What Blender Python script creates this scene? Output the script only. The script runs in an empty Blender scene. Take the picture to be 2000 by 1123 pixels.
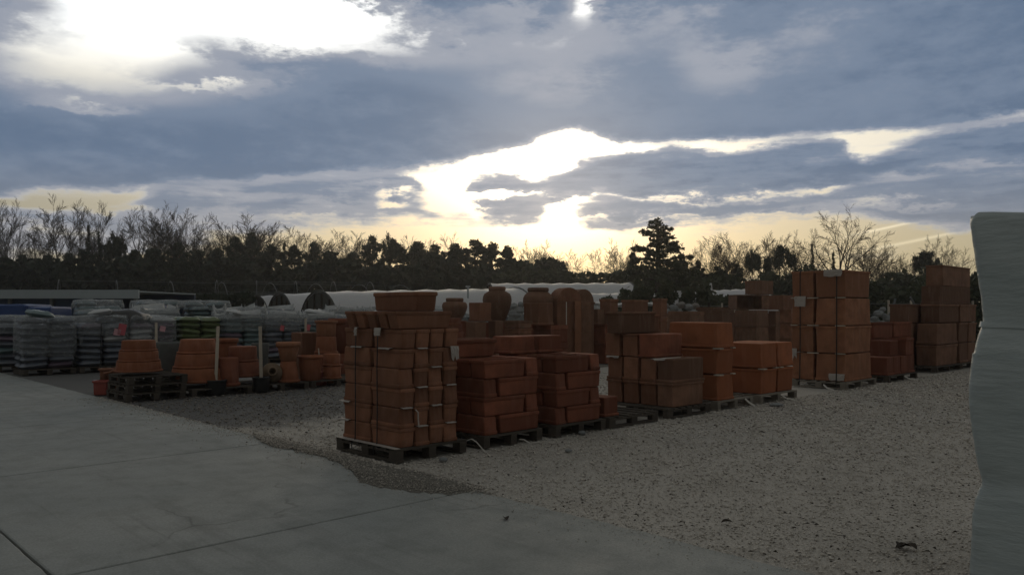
import bpy, math, random
import numpy as np
from mathutils import Vector, Matrix

# ------------------------------------------------------------------ camera, sky, sun, exposure
sc = bpy.context.scene
C = sc.collection
F, HOR, EYE = 1548.0, 605.0, 1.65          # focal length and horizon in photograph pixels, eye height in metres
cam = bpy.data.cameras.new('camera')
cam.sensor_width = 36.0
cam.lens = F / 2000 * 36.0
cam.shift_y = (HOR - 561.5) / 2000
cam.clip_end = 3000
cam_o = bpy.data.objects.new('camera', cam)
cam_o.location = (0, 0, EYE)
cam_o.rotation_euler = (math.radians(90), 0, 0)
C.objects.link(cam_o)
sc.camera = cam_o

SUN_AZ, SUN_EL = 3.0, 9.5                  # degrees right of straight ahead, above the horizon

def sky_dir(px, py):
    a = math.atan((px - 1000) / F)
    return math.degrees(a), math.degrees(math.atan((HOR - py) / F * math.cos(a)))

def build_world():
    w = bpy.data.worlds.new('World')
    sc.world = w
    w.use_nodes = True
    nt = w.node_tree
    nt.nodes.clear()
    def inp(sock, v):
        if hasattr(v, 'is_output'):
            nt.links.new(v, sock)
        else:
            sock.default_value = v
    def M(op, a, b=0.0, c=0.0, clamp=False):
        n = nt.nodes.new('ShaderNodeMath'); n.operation = op; n.use_clamp = clamp
        inp(n.inputs[0], a); inp(n.inputs[1], b); inp(n.inputs[2], c)
        return n.outputs[0]
    def add(*xs):
        r = xs[0]
        for x in xs[1:]:
            r = M('ADD', r, x)
        return r
    def mul(a, b): return M('MULTIPLY', a, b)
    def sub(a, b): return M('SUBTRACT', a, b)
    def smooth(x, lo, hi):
        n = nt.nodes.new('ShaderNodeMapRange'); n.interpolation_type = 'SMOOTHSTEP'
        inp(n.inputs[0], x); inp(n.inputs[1], lo); inp(n.inputs[2], hi)
        return n.outputs[0]
    def mixc(f, a, b):
        n = nt.nodes.new('ShaderNodeMix'); n.data_type = 'RGBA'
        inp(n.inputs[0], f); inp(n.inputs[6], a); inp(n.inputs[7], b)
        return n.outputs[2]
    def addc(a, b):
        n = nt.nodes.new('ShaderNodeMix'); n.data_type = 'RGBA'; n.blend_type = 'ADD'
        n.inputs[0].default_value = 1.0
        inp(n.inputs[6], a); inp(n.inputs[7], b)
        return n.outputs[2]
    def scalec(col, f):
        n = nt.nodes.new('ShaderNodeVectorMath'); n.operation = 'SCALE'
        inp(n.inputs[0], col); inp(n.inputs[3], f)
        return n.outputs[0]
    tc = nt.nodes.new('ShaderNodeTexCoord')
    sep = nt.nodes.new('ShaderNodeSeparateXYZ'); nt.links.new(tc.outputs['Generated'], sep.inputs[0])
    X, Y, Z = sep.outputs
    A = mul(M('ARCTAN2', X, Y), 180 / math.pi)
    El = mul(M('ARCSINE', Z), 180 / math.pi)
    # cloud noise: stretched sideways, as a deck seen low over the horizon
    def noise(scale, zs, detail, off, rough=0.55):
        mp = nt.nodes.new('ShaderNodeMapping'); mp.inputs['Scale'].default_value = (scale, scale, scale * zs)
        mp.inputs['Location'].default_value = (off, off * .7, off * .3)
        nt.links.new(tc.outputs['Generated'], mp.inputs[0])
        n = nt.nodes.new('ShaderNodeTexNoise'); n.inputs['Scale'].default_value = 1.0
        n.inputs['Detail'].default_value = detail; n.inputs['Roughness'].default_value = rough
        nt.links.new(mp.outputs[0], n.inputs['Vector'])
        return n.outputs[0]
    n_big = noise(4.0, 3.0, 3, 1.3)
    n_mid = noise(11.0, 3.2, 6, 4.1)
    n_fine = noise(34.0, 2.4, 7, 7.7, .66)
    wob = add(mul(sub(n_mid, .5), 2.6), mul(sub(n_fine, .5), 2.0))
    wob2 = add(mul(sub(n_big, .5), 5.0), mul(sub(n_fine, .5), 2.5))
    A2 = add(A, wob2)
    E2 = add(El, wob)
    # lower edge of the big cloud deck: a curve of elevation against azimuth
    pts = [(-90, -6), (-60, -2), sky_dir(0, 388), sky_dir(250, 374), sky_dir(450, 358), sky_dir(640, 346), sky_dir(800, 335),
           sky_dir(900, 318), sky_dir(1000, 290), sky_dir(1080, 268), sky_dir(1125, 258), sky_dir(1180, 274), sky_dir(1260, 285),
           sky_dir(1400, 282), sky_dir(1600, 270), sky_dir(1800, 262), sky_dir(1990, 232), (40, 12), (60, -2), (90, -6)]
    def nx(a): return (a + 90) / 180
    def ny(e): return (e + 10) / 40
    def curve(pts, x):
        fc = nt.nodes.new('ShaderNodeFloatCurve')
        cu = fc.mapping.curves[0]
        cu.points[0].location = (nx(pts[0][0]), ny(pts[0][1]))
        cu.points[1].location = (nx(pts[-1][0]), ny(pts[-1][1]))
        for a, e in pts[1:-1]:
            cu.points.new(nx(a), ny(e))
        fc.mapping.update()
        inp(fc.inputs['Value'], M('DIVIDE', add(x, 90.0), 180.0, clamp=True))
        return sub(mul(fc.outputs[0], 40.0), 10.0)
    edge = curve(pts, add(A, mul(wob2, .25)))
    lo_top = curve([(-90, -6), (-60, 0)] + [sky_dir(*p) for p in ((0, 396), (140, 398), (230, 392), (310, 358), (450, 346), (640, 338), (790, 332), (830, 360), (880, 388), (925, 344), (1000, 336), (1060, 342), (1150, 308), (1300, 288), (1400, 296), (1580, 266), (1640, 276), (1690, 304), (1745, 288), (1830, 252), (2000, 226))] + [(40, 11), (60, 0), (90, -6)], add(A, mul(wob2, .30)))
    lo_bot = curve([(-90, -9), (-60, -9)] + [sky_dir(*p) for p in ((0, 520), (300, 490), (500, 462), (620, 442), (800, 432), (900, 430), (980, 440), (1040, 446), (1090, 408), (1150, 442), (1300, 442), (1450, 432), (1600, 424), (1750, 442), (2000, 455))] + [(60, -9), (90, -9)], add(A, mul(wob2, .35)))
    over = sub(add(El, mul(wob, .42)), edge)
    deck = smooth(over, -0.20, 0.72)
    def vec(a, b):
        n = nt.nodes.new('ShaderNodeCombineXYZ'); inp(n.inputs[0], a); inp(n.inputs[1], b)
        return n.outputs[0]
    AE = vec(A2, E2)
    AEs = vec(A2, sub(E2, mul(A2, .085)))      # for the clouds that climb to the right
    def blobs(lst):
        acc = None
        for b in lst:
            px, py, rx, ry, amp = b[:5]
            a0, e0 = sky_dir(px, py); src = AE
            if len(b) > 5:
                e0 -= a0 * .085; src = AEs
            ka = 1 / math.degrees(rx / F); ke = 1 / math.degrees(ry / F)
            n = nt.nodes.new('ShaderNodeVectorMath'); n.operation = 'MULTIPLY_ADD'
            nt.links.new(src, n.inputs[0]); n.inputs[1].default_value = (ka, ke, 0); n.inputs[2].default_value = (-a0 * ka, -e0 * ke, 0)
            q = nt.nodes.new('ShaderNodeVectorMath'); q.operation = 'DOT_PRODUCT'
            nt.links.new(n.outputs[0], q.inputs[0]); nt.links.new(n.outputs[0], q.inputs[1])
            g = M('POWER', .36788, q.outputs['Value'])
            acc = M('MULTIPLY_ADD', g, amp, 0.0 if acc is None else acc)
        return acc
    H = blobs([(400, 22, 190, 42, .95), (640, 20, 150, 44, .95), (250, 50, 110, 55, .45), (90, 90, 170, 75, .46), (1138, 2, 34, 34, .60), (280, 95, 30, 18, .25),
             (230, 150, 240, 45, .36), (190, 214, 95, 10, .34), (430, 172, 95, 9, .30), (345, 105, 130, 22, .30), (560, 92, 140, 16, .36), (520, 140, 140, 30, .18),
             (1395, 140, 75, 40, .30), (1050, 70, 130, 45, .30), (1260, 45, 170, 50, .26), (960, 20, 90, 25, .22), (1060, 175, 140, 60, .26), (820, 110, 120, 40, .22),
             (1975, 222, 110, 12, .32), (860, 90, 160, 40, .14), (1560, 70, 200, 60, .16), (1720, 190, 240, 50, .12), (1350, 230, 200, 40, .10), (1250, 130, 380, 70, .10), (700, 90, 150, 30, .18), (320, 190, 220, 30, .14)])
    HL = blobs([(768, 386, 30, 16, .75), (872, 392, 48, 26, .95), (945, 385, 60, 6, .5), (1120, 402, 44, 14, .75), (1000, 384, 70, 6, .45), (1255, 386, 70, 9, .50), (1340, 392, 90, 8, .45), (1585, 370, 60, 11, .72), (1480, 384, 80, 9, .42),
             (1250, 428, 120, 5, .4), (930, 412, 30, 14, .6), (1690, 400, 70, 8, .35), (1500, 422, 90, 5, .35), (200, 396, 100, 8, .55), (560, 420, 120, 7, .25), (660, 395, 60, 8, .2), (300, 430, 120, 12, .15), (80, 450, 100, 12, .2), (1810, 400, 70, 6, .3), (1930, 330, 60, 8, .2), (1760, 345, 60, 10, .25)])
    n_str = noise(9.0, 9.0, 5, 2.9, .6)
    nz = add(mul(sub(n_mid, .5), .60), mul(sub(n_fine, .5), .42), mul(sub(n_big, .5), .25))
    Ew = add(El, mul(wob, .60))
    low = mul(mul(smooth(sub(lo_top, Ew), -.30, .70), smooth(sub(Ew, lo_bot), -.7, 1.0)), sub(1.0, deck))
    thick = add(.64, mul(smooth(A, -2.0, 8.0), .18))
    lowd = sub(mul(low, thick), mul(HL, low))
    haze_str = mul(mul(sub(n_str, .44), .95), sub(1.0, deck))
    D = add(mul(deck, 1.0), mul(mul(H, deck), -1.0), lowd, mul(nz, add(mul(deck, .62), mul(low, 1.0), .10)), haze_str)
    # distance to the veiled sun
    da = sub(A, SUN_AZ); de = sub(El, SUN_EL)
    dist = M('SQRT', add(mul(da, da), mul(mul(de, de), 1.6)))
    near = M('EXPONENT', mul(M('POWER', M('DIVIDE', dist, 7.0), 2.0), -1.0))
    wide = M('EXPONENT', M('DIVIDE', dist, -17.0))
    # clear air seen through the gaps
    sky = nt.nodes.new('ShaderNodeTexSky'); sky.sky_type = 'NISHITA'; sky.sun_disc = False
    sky.sun_elevation = math.radians(SUN_EL); sky.sun_rotation = math.radians(SUN_AZ)
    sky.air_density = 1.4; sky.dust_density = 2.5
    warm = mixc(smooth(El, 1.5, 9.5), (.74, .67, .43, 1), (.78, .74, .64, 1))
    lum = add(.33, mul(wide, 1.0), mul(near, 1.4), mul(smooth(El, 6.5, 10.0), .42))
    top_white = smooth(El, 13.0, 19.0)
    warm = mixc(top_white, warm, (.80, .82, .82, 1))
    clear = scalec(warm, add(lum, mul(top_white, .85)))
    clear = addc(clear, scalec(sky.outputs[0], 0.010))
    # two aircraft trails low on the right
    for (x0, y0), (x1, y1), wd, st in (((1655, 462), (1812, 427), .085, .30), ((1690, 490), (1890, 449), .10, .22)):
        a0, e0 = sky_dir(x0, y0); a1, e1 = sky_dir(x1, y1)
        k = (e1 - e0) / (a1 - a0)
        off = sub(sub(El, e0), mul(sub(A, a0), k))
        line = M('EXPONENT', mul(M('POWER', M('DIVIDE', off, wd), 2.0), -1.0))
        span = mul(smooth(A, a0 - .8, a0 + .8), sub(1.0, smooth(A, a1 - .4, a1 + .5)))
        clear = addc(clear, scalec((1.0, .92, .72), mul(mul(line, span), st)))
    # cloud body, pale where thin and slate blue where thick
    rmp = nt.nodes.new('ShaderNodeValToRGB')
    rmp.color_ramp.interpolation = 'EASE'
    els = rmp.color_ramp.elements
    els[0].position = .10; els[0].color = (.74, .73, .71, 1)
    els[1].position = 1.0; els[1].color = (.112, .168, .262, 1)
    e = els.new(.34); e.color = (.52, .535, .56, 1)
    e = els.new(.56); e.color = (.315, .345, .415, 1)
    e = els.new(.80); e.color = (.165, .222, .318, 1)
    inp(rmp.inputs[0], M('MULTIPLY', D, .95, clamp=True))
    # thick cloud overhead and away from the sun is a plainer grey, low cloud pales into the air in front of it
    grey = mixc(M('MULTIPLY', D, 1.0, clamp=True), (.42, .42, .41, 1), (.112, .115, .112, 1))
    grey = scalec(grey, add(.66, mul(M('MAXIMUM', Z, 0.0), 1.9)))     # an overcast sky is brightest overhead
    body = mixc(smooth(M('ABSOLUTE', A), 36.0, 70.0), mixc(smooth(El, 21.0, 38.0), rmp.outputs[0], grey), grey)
    body = mixc(mul(sub(1.0, smooth(El, 3.0, 10.5)), .50), body, (.37, .345, .32, 1))
    cloud = addc(body, scalec((.32, .25, .17), mul(near, .60)))
    cloud = addc(cloud, scalec((.085, .082, .075), mul(wide, .7)))
    alpha = smooth(D, .08, .56)
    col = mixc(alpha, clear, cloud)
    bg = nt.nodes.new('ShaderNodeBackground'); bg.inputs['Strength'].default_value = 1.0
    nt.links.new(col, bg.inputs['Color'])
    out = nt.nodes.new('ShaderNodeOutputWorld')
    nt.links.new(bg.outputs[0], out.inputs[0])
build_world()
sc.world.cycles.sampling_method = 'MANUAL'
sc.world.cycles.sample_map_resolution = 256

sun = bpy.data.lights.new('sun', 'SUN')
sun.energy = 0.5
sun.angle = math.radians(35)
sun.color = (1.0, .82, .56)
sun_o = bpy.data.objects.new('sun', sun)
d = Vector((math.sin(math.radians(SUN_AZ)) * math.cos(math.radians(SUN_EL)), math.cos(math.radians(SUN_AZ)) * math.cos(math.radians(SUN_EL)), math.sin(math.radians(SUN_EL))))
sun_o.rotation_euler = d.to_track_quat('Z', 'Y').to_euler()
C.objects.link(sun_o)
sc.view_settings.view_transform = 'Standard'
sc.view_settings.look = 'None'
sc.view_settings.exposure = 0.0
sc.view_settings.gamma = 1.0
sc.view_settings.use_curve_mapping = False
sc.cycles.use_denoising = True
sc.cycles.max_bounces = 6
sc.cycles.transparent_max_bounces = 12
sc.cycles.sample_clamp_indirect = 4.0
import os as _os
sc.cycles.volume_bounces = 0
HAZE = .0006
SKY_ONLY = bool(_os.environ.get('SKY_ONLY'))

# ------------------------------------------------------------------ the yard's own axes
TH = math.radians(46)
U = (math.sin(TH), math.cos(TH))           # along the rows, away to the right
V = (-U[1], U[0])                          # across the rows, away to the left
P0 = (-1.246, 8.522)                       # near corner of the first pallet
YAW = math.radians(44)

def W(t, s, z=0.0):
    return Vector((P0[0] + t * U[0] + s * V[0], P0[1] + t * U[1] + s * V[1], z))
def t_at(px, s):
    k = (px - 1000) / F; X0 = P0[0] + s * V[0]; Y0 = P0[1] + s * V[1]
    return (k * Y0 - X0) / (U[0] - k * U[1])
def ts_of(x, y):
    dx, dy = x - P0[0], y - P0[1]
    return dx * U[0] + dy * U[1], dx * V[0] + dy * V[1]
def at(px, py, Y):
    return Vector(((px - 1000) / F * Y, Y, EYE - (py - HOR) / F * Y))
def gnd(px, py):
    Y = EYE * F / (py - HOR)
    return Vector(((px - 1000) / F * Y, Y, 0))
ORD = ['first', 'second', 'third', 'fourth', 'fifth', 'sixth', 'seventh', 'eighth', 'ninth', 'tenth', 'eleventh', 'twelfth', 'thirteenth',
       'fourteenth', 'fifteenth', 'sixteenth', 'seventeenth', 'eighteenth', 'nineteenth', 'twentieth', 'twenty-first', 'twenty-second',
       'twenty-third', 'twenty-fourth', 'twenty-fifth', 'twenty-sixth', 'twenty-seventh', 'twenty-eighth', 'twenty-ninth', 'thirtieth',
       'thirty-first', 'thirty-second', 'thirty-third', 'thirty-fourth', 'thirty-fifth', 'thirty-sixth']
rng = random.Random(5)

# ------------------------------------------------------------------ materials
class NT:
    def __init__(self, name):
        self.m = bpy.data.materials.new(name); self.m.use_nodes = True
        self.t = self.m.node_tree; self.t.nodes.clear()
        self.out = self.t.nodes.new('ShaderNodeOutputMaterial')
        self.b = self.t.nodes.new('ShaderNodeBsdfPrincipled')
        self.t.links.new(self.b.outputs[0], self.out.inputs[0])
        self.tc = self.t.nodes.new('ShaderNodeTexCoord')
    def set(self, sock, v):
        if hasattr(v, 'is_output'): self.t.links.new(v, sock)
        else: sock.default_value = v
    def noise(self, scale, detail=4, rough=.55, stretch=(1, 1, 1), coord='Object'):
        mp = self.t.nodes.new('ShaderNodeMapping'); mp.inputs['Scale'].default_value = stretch
        self.t.links.new(self.tc.outputs[coord], mp.inputs[0])
        n = self.t.nodes.new('ShaderNodeTexNoise'); n.inputs['Scale'].default_value = scale
        n.inputs['Detail'].default_value = detail; n.inputs['Roughness'].default_value = rough
        self.t.links.new(mp.outputs[0], n.inputs['Vector'])
        return n.outputs[0]
    def voronoi(self, scale, feature='F1', coord='Object', rand=1.0):
        n = self.t.nodes.new('ShaderNodeTexVoronoi'); n.feature = feature; n.inputs['Scale'].default_value = scale
        n.inputs['Randomness'].default_value = rand
        self.t.links.new(self.tc.outputs[coord], n.inputs['Vector'])
        return n
    def ramp(self, f, *stops):
        r = self.t.nodes.new('ShaderNodeValToRGB'); e = r.color_ramp.elements
        e[0].position, e[0].color = stops[0][0], (*stops[0][1], 1)
        e[1].position, e[1].color = stops[-1][0], (*stops[-1][1], 1)
        for p, c in stops[1:-1]:
            q = e.new(p); q.color = (*c, 1)
        self.set(r.inputs[0], f)
        return r.outputs[0]
    def mix(self, f, a, b, mode='MIX'):
        n = self.t.nodes.new('ShaderNodeMix'); n.data_type = 'RGBA'; n.blend_type = mode
        self.set(n.inputs[0], f)
        self.set(n.inputs[6], a if hasattr(a, 'is_output') else (*a, 1)); self.set(n.inputs[7], b if hasattr(b, 'is_output') else (*b, 1))
        return n.outputs[2]
    def math(self, op, a, b=0.0, clamp=False):
        n = self.t.nodes.new('ShaderNodeMath'); n.operation = op; n.use_clamp = clamp
        self.set(n.inputs[0], a); self.set(n.inputs[1], b)
        return n.outputs[0]
    def rand(self):
        return self.t.nodes.new('ShaderNodeObjectInfo').outputs['Random']
    def bump(self, h, strength, dist=.02):
        n = self.t.nodes.new('ShaderNodeBump'); n.inputs['Strength'].default_value = strength; n.inputs['Distance'].default_value = dist
        self.set(n.inputs['Height'], h); self.t.links.new(n.outputs[0], self.b.inputs['Normal'])
    def base(self, c, rough=.8, spec=.3):
        self.set(self.b.inputs['Base Color'], c if hasattr(c, 'is_output') else (*c, 1))
        self.set(self.b.inputs['Roughness'], rough); self.b.inputs['Specular IOR Level'].default_value = spec
        return self.m

def terracotta(name, c, pale=.35, spread=.35):
    n = NT(name)
    big = n.noise(3.5, 5); fine = n.noise(45, 4); streak = n.noise(9, 5, .6, (1, 1, .18))
    lo = tuple(x * (1 - spread) for x in c); hi = tuple(min(1, x * (1 + spread)) for x in c)
    col = n.mix(n.rand(), lo, hi)
    col = n.mix(n.ramp(big, (.35, (0, 0, 0)), (.7, (1, 1, 1))), col, tuple(x * .72 for x in c))
    bloom = n.ramp(streak, (.52, (0, 0, 0)), (.78, (pale,) * 3))
    col = n.mix(bloom, col, tuple(min(.5, x*1.15+.07) for x in c))
    col = n.mix(n.math('MULTIPLY', n.ramp(fine, (.45, (0, 0, 0)), (.75, (1, 1, 1))), .25), col, tuple(x * .55 for x in c))
    n.bump(n.math('ADD', n.math('MULTIPLY', fine, .4), big), .35, .012)
    return n.base(col, .88, .2)
def wood(name, c):
    n = NT(name)
    g = n.noise(6, 5, .6, (1, 14, 14)); s = n.noise(2.2, 4)
    col = n.mix(g, tuple(x * .55 for x in c), tuple(x * 1.3 for x in c))
    col = n.mix(n.ramp(s, (.4, (0, 0, 0)), (.7, (1, 1, 1))), col, tuple(x * .6 for x in c))
    col = n.mix(n.math('MULTIPLY', n.rand(), .4), col, tuple(x * 1.5 for x in c))
    n.bump(g, .5, .006)
    return n.base(col, .9, .15)
def plain(name, c, rough=.6, var=.2, scale=8, spec=.3, bump=.0):
    n = NT(name)
    k = n.noise(scale, 5)
    col = n.mix(k, tuple(x * (1 - var) for x in c), tuple(x * (1 + var) for x in c))
    col = n.mix(n.math('MULTIPLY', n.rand(), .5), col, tuple(x * (1 - var) for x in c))
    if bump: n.bump(k, bump, .02)
    return n.base(col, rough, spec)
def film(name, c, see=.45, rough=.3):
    n = NT(name)
    k = n.noise(7, 5, .6, (1, 1, 2.5))
    n.base(n.mix(k, tuple(x * .75 for x in c), c), rough, .5)
    n.bump(k, .6, .03)
    tr = n.t.nodes.new('ShaderNodeBsdfTransparent')
    tl = n.t.nodes.new('ShaderNodeBsdfTranslucent'); tl.inputs[0].default_value = (*c, 1)
    m1 = n.t.nodes.new('ShaderNodeMixShader'); m1.inputs[0].default_value = .4
    n.t.links.new(n.b.outputs[0], m1.inputs[1]); n.t.links.new(tl.outputs[0], m1.inputs[2])
    if see <= 0:
        n.t.links.new(m1.outputs[0], n.out.inputs[0]); return n.m
    m2 = n.t.nodes.new('ShaderNodeMixShader')
    n.set(m2.inputs[0], n.ramp(k, (.3, (see + .2,) * 3), (.7, (max(0, see - .2),) * 3)))
    n.t.links.new(m1.outputs[0], m2.inputs[1]); n.t.links.new(tr.outputs[0], m2.inputs[2])
    n.t.links.new(m2.outputs[0], n.out.inputs[0])
    return n.m
def foliage(name, c):
    n = NT(name)
    k = n.noise(.9, 3)
    col = n.mix(n.ramp(k, (.3, (0, 0, 0)), (.7, (1, 1, 1))), tuple(x * .6 for x in c), tuple(x * 1.45 for x in c))
    n.base(col, .75, .2)
    tl = n.t.nodes.new('ShaderNodeBsdfTranslucent'); tl.inputs[0].default_value = (*[x * 1.3 for x in c], 1)
    m1 = n.t.nodes.new('ShaderNodeMixShader'); m1.inputs[0].default_value = .22
    n.t.links.new(n.b.outputs[0], m1.inputs[1]); n.t.links.new(tl.outputs[0], m1.inputs[2]); n.t.links.new(m1.outputs[0], n.out.inputs[0])
    return n.m

MAT = {}
MAT['terra_brown'] = terracotta('terracotta_brown', (.210, .096, .056), .45, .42)
MAT['terra_red'] = terracotta('terracotta_red', (.19, .066, .038), .35, .42)
MAT['terra_orange'] = terracotta('terracotta_orange', (.32, .112, .050), .25, .3)
MAT['terra_light'] = terracotta('terracotta_light', (.275, .123, .067), .45, .3)
MAT['terra_pot'] = terracotta('terracotta_pot', (.245, .090, .045), .35, .3)
MAT['terra_dull'] = terracotta('terracotta_dull', (.175, .092, .058), .5, .42)
MAT['pallet_dark'] = wood('dark_pallet_wood', (.070, .060, .050))
MAT['pallet_grey'] = wood('grey_pallet_wood', (.20, .18, .15))
MAT['stake'] = wood('pale_stake_wood', (.42, .37, .30))
MAT['paper'] = plain('white_packing_paper', (.38, .345, .31), .7, .2, 30, .3, .3)
MAT['strap'] = plain('black_plastic_strap', (.012, .012, .012), .4)
MAT['black_plastic'] = plain('black_plastic', (.012, .013, .014), .45)
MAT['red_plastic'] = plain('red_brown_plastic', (.26, .06, .045), .45)
MAT['stone'] = plain('grey_cast_stone', (.10, .105, .10), .85, .25, 12, .2, .4)
MAT['olive_clay'] = terracotta('olive_clay', (.16, .115, .075), .2)
MAT['dark_hole'] = plain('dark_clay_inside', (.03, .02, .015), .9)
MAT['bag_grey'] = plain('grey_compost_bag', (.095, .108, .13), .38, .3, 5, .5, .4)
MAT['bag_teal'] = plain('teal_compost_bag', (.095, .145, .15), .38, .3, 5, .5, .4)
MAT['bag_green'] = plain('green_compost_bag', (.085, .115, .042), .4, .35, 5, .5, .4)
MAT['bag_plum'] = plain('plum_compost_bag', (.12, .09, .12), .38, .3, 5, .5, .4)
MAT['bag_white'] = plain('white_bag', (.40, .41, .41), .5, .2, 6, .4, .4)
MAT['box_grey'] = plain('grey_carton', (.18, .165, .15), .8, .25, 6, .2, .3)
MAT['blue_tarp'] = plain('blue_tarpaulin', (.012, .045, .16), .45, .3, 4, .4, .5)
MAT['film'] = film('clear_stretch_film', (.42, .45, .46), .66)
MAT['film_edge'] = film('crumpled_film', (.64, .66, .66), .12)
def wrap_mat():
    n = NT('white_stretch_film')
    st = n.noise(3.0, 6, .6, (.5, .5, 5)); sm = n.noise(2.0, 4); cr = n.noise(14, 5, .6, (.6, .6, 2.2))
    c = n.mix(n.ramp(st, (.35, (0, 0, 0)), (.68, (1, 1, 1))), (.45, .505, .505), (.56, .61, .605))
    c = n.mix(n.ramp(sm, (.45, (0, 0, 0)), (.75, (.5, .5, .5))), c, (.36, .40, .39))
    n.base(c, .3, .5)
    n.bump(n.math('ADD', n.math('MULTIPLY', st, .6), n.math('MULTIPLY', cr, 1.1)), .38, .03)
    tl = n.t.nodes.new('ShaderNodeBsdfTranslucent'); n.set(tl.inputs[0], c)
    m1 = n.t.nodes.new('ShaderNodeMixShader'); m1.inputs[0].default_value = .3
    n.t.links.new(n.b.outputs[0], m1.inputs[1]); n.t.links.new(tl.outputs[0], m1.inputs[2]); n.t.links.new(m1.outputs[0], n.out.inputs[0])
    return n.m
MAT['wrap'] = wrap_mat()
MAT['tunnel'] = film('white_tunnel_film', (.74, .74, .75), 0.0, .35)
MAT['tunnel_end'] = plain('dark_tunnel_end', (.055, .058, .055), .8, .4, 3)
MAT['metal'] = plain('galvanised_tube', (.10, .11, .11), .6)
MAT['panel_white'] = plain('dull_white_panel', (.30, .34, .35), .6, .12, 1.5)
MAT['shade_blue'] = plain('dark_blue_panel', (.02, .04, .08), .6)  # dark blue stands in for the shade under the shed roof
MAT['label_red'] = plain('red_label_card', (.45, .10, .12), .6)
MAT['label_pink'] = plain('pink_label_print', (.55, .30, .33), .6)
MAT['bark'] = plain('bark', (.040, .034, .028), .95, .4, 4, .1)
MAT['twig'] = plain('twigs', (.040, .032, .025), .95, .3, 1.5, .1)
MAT['leaf_dark'] = foliage('dark_evergreen_leaves', (.026, .036, .022))
MAT['leaf_mid'] = foliage('olive_evergreen_leaves', (.040, .052, .026))
MAT['leaf_hedge'] = foliage('hedge_leaves', (.045, .055, .030))
MAT['pebble'] = None
MAT['rope'] = plain('pale_cord', (.55, .53, .48), .7)
MAT['rubble'] = plain('grey_rubble', (.19, .20, .20), .9, .35, 3, .2, .4)

def concrete_mat():
    n = NT('concrete')
    a = n.noise(.55, 5, .6); b = n.noise(2.6, 7, .68); f = n.noise(60, 4, .6); p = n.noise(170, 2)
    col = n.mix(n.ramp(a, (.3, (0, 0, 0)), (.72, (1, 1, 1))), (.215, .232, .222), (.31, .318, .298))
    col = n.mix(n.ramp(b, (.47, (0, 0, 0)), (.80, (.6, .6, .6))), col, (.15, .158, .148))
    # tyre scuffs drawn out along the apron, and a few hairline cracks
    sc1 = n.noise(1.0, 5, .65, (3.2, .22, 1)); sc2 = n.noise(1.0, 4, .6, (9.0, .35, 1))
    col = n.mix(n.ramp(sc1, (.54, (0, 0, 0)), (.74, (.55, .55, .55))), col, (.155, .16, .15))
    col = n.mix(n.ramp(sc2, (.60, (0, 0, 0)), (.72, (.35, .35, .35))), col, (.12, .122, .115))
    ck = n.t.nodes.new('ShaderNodeTexVoronoi'); ck.feature = 'DISTANCE_TO_EDGE'; ck.inputs['Scale'].default_value = .33
    wv = n.t.nodes.new('ShaderNodeVectorMath'); wv.operation = 'MULTIPLY_ADD'
    nn = n.t.nodes.new('ShaderNodeTexNoise'); nn.inputs['Scale'].default_value = 2.2; nn.inputs['Detail'].default_value = 6
    n.t.links.new(n.tc.outputs['Object'], nn.inputs['Vector']); n.t.links.new(nn.outputs['Color'], wv.inputs[0]); wv.inputs[1].default_value = (.5, .5, .5)
    n.t.links.new(n.tc.outputs['Object'], wv.inputs[2]); n.t.links.new(wv.outputs[0], ck.inputs['Vector'])
    crack = n.math('MULTIPLY', n.ramp(ck.outputs['Distance'], (.0, (1, 1, 1)), (.006, (0, 0, 0))), n.ramp(a, (.50, (0, 0, 0)), (.60, (.55, .55, .55))))
    col = n.mix(crack, col, (.07, .07, .065))
    col = n.mix(n.ramp(f, (.40, (.30, .30, .30)), (.62, (0, 0, 0))), col, (.10, .10, .095))
    col = n.mix(n.ramp(p, (.70, (0, 0, 0)), (.76, (.5, .5, .5))), col, (.46, .45, .42))
    n.bump(n.math('ADD', f, n.math('MULTIPLY', p, .5)), .3, .006)
    n.base(col, .8, .3); n.set(n.b.inputs['Roughness'], n.ramp(b, (.3, (.62,) * 3), (.75, (.9,) * 3)))
    return n.m
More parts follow.
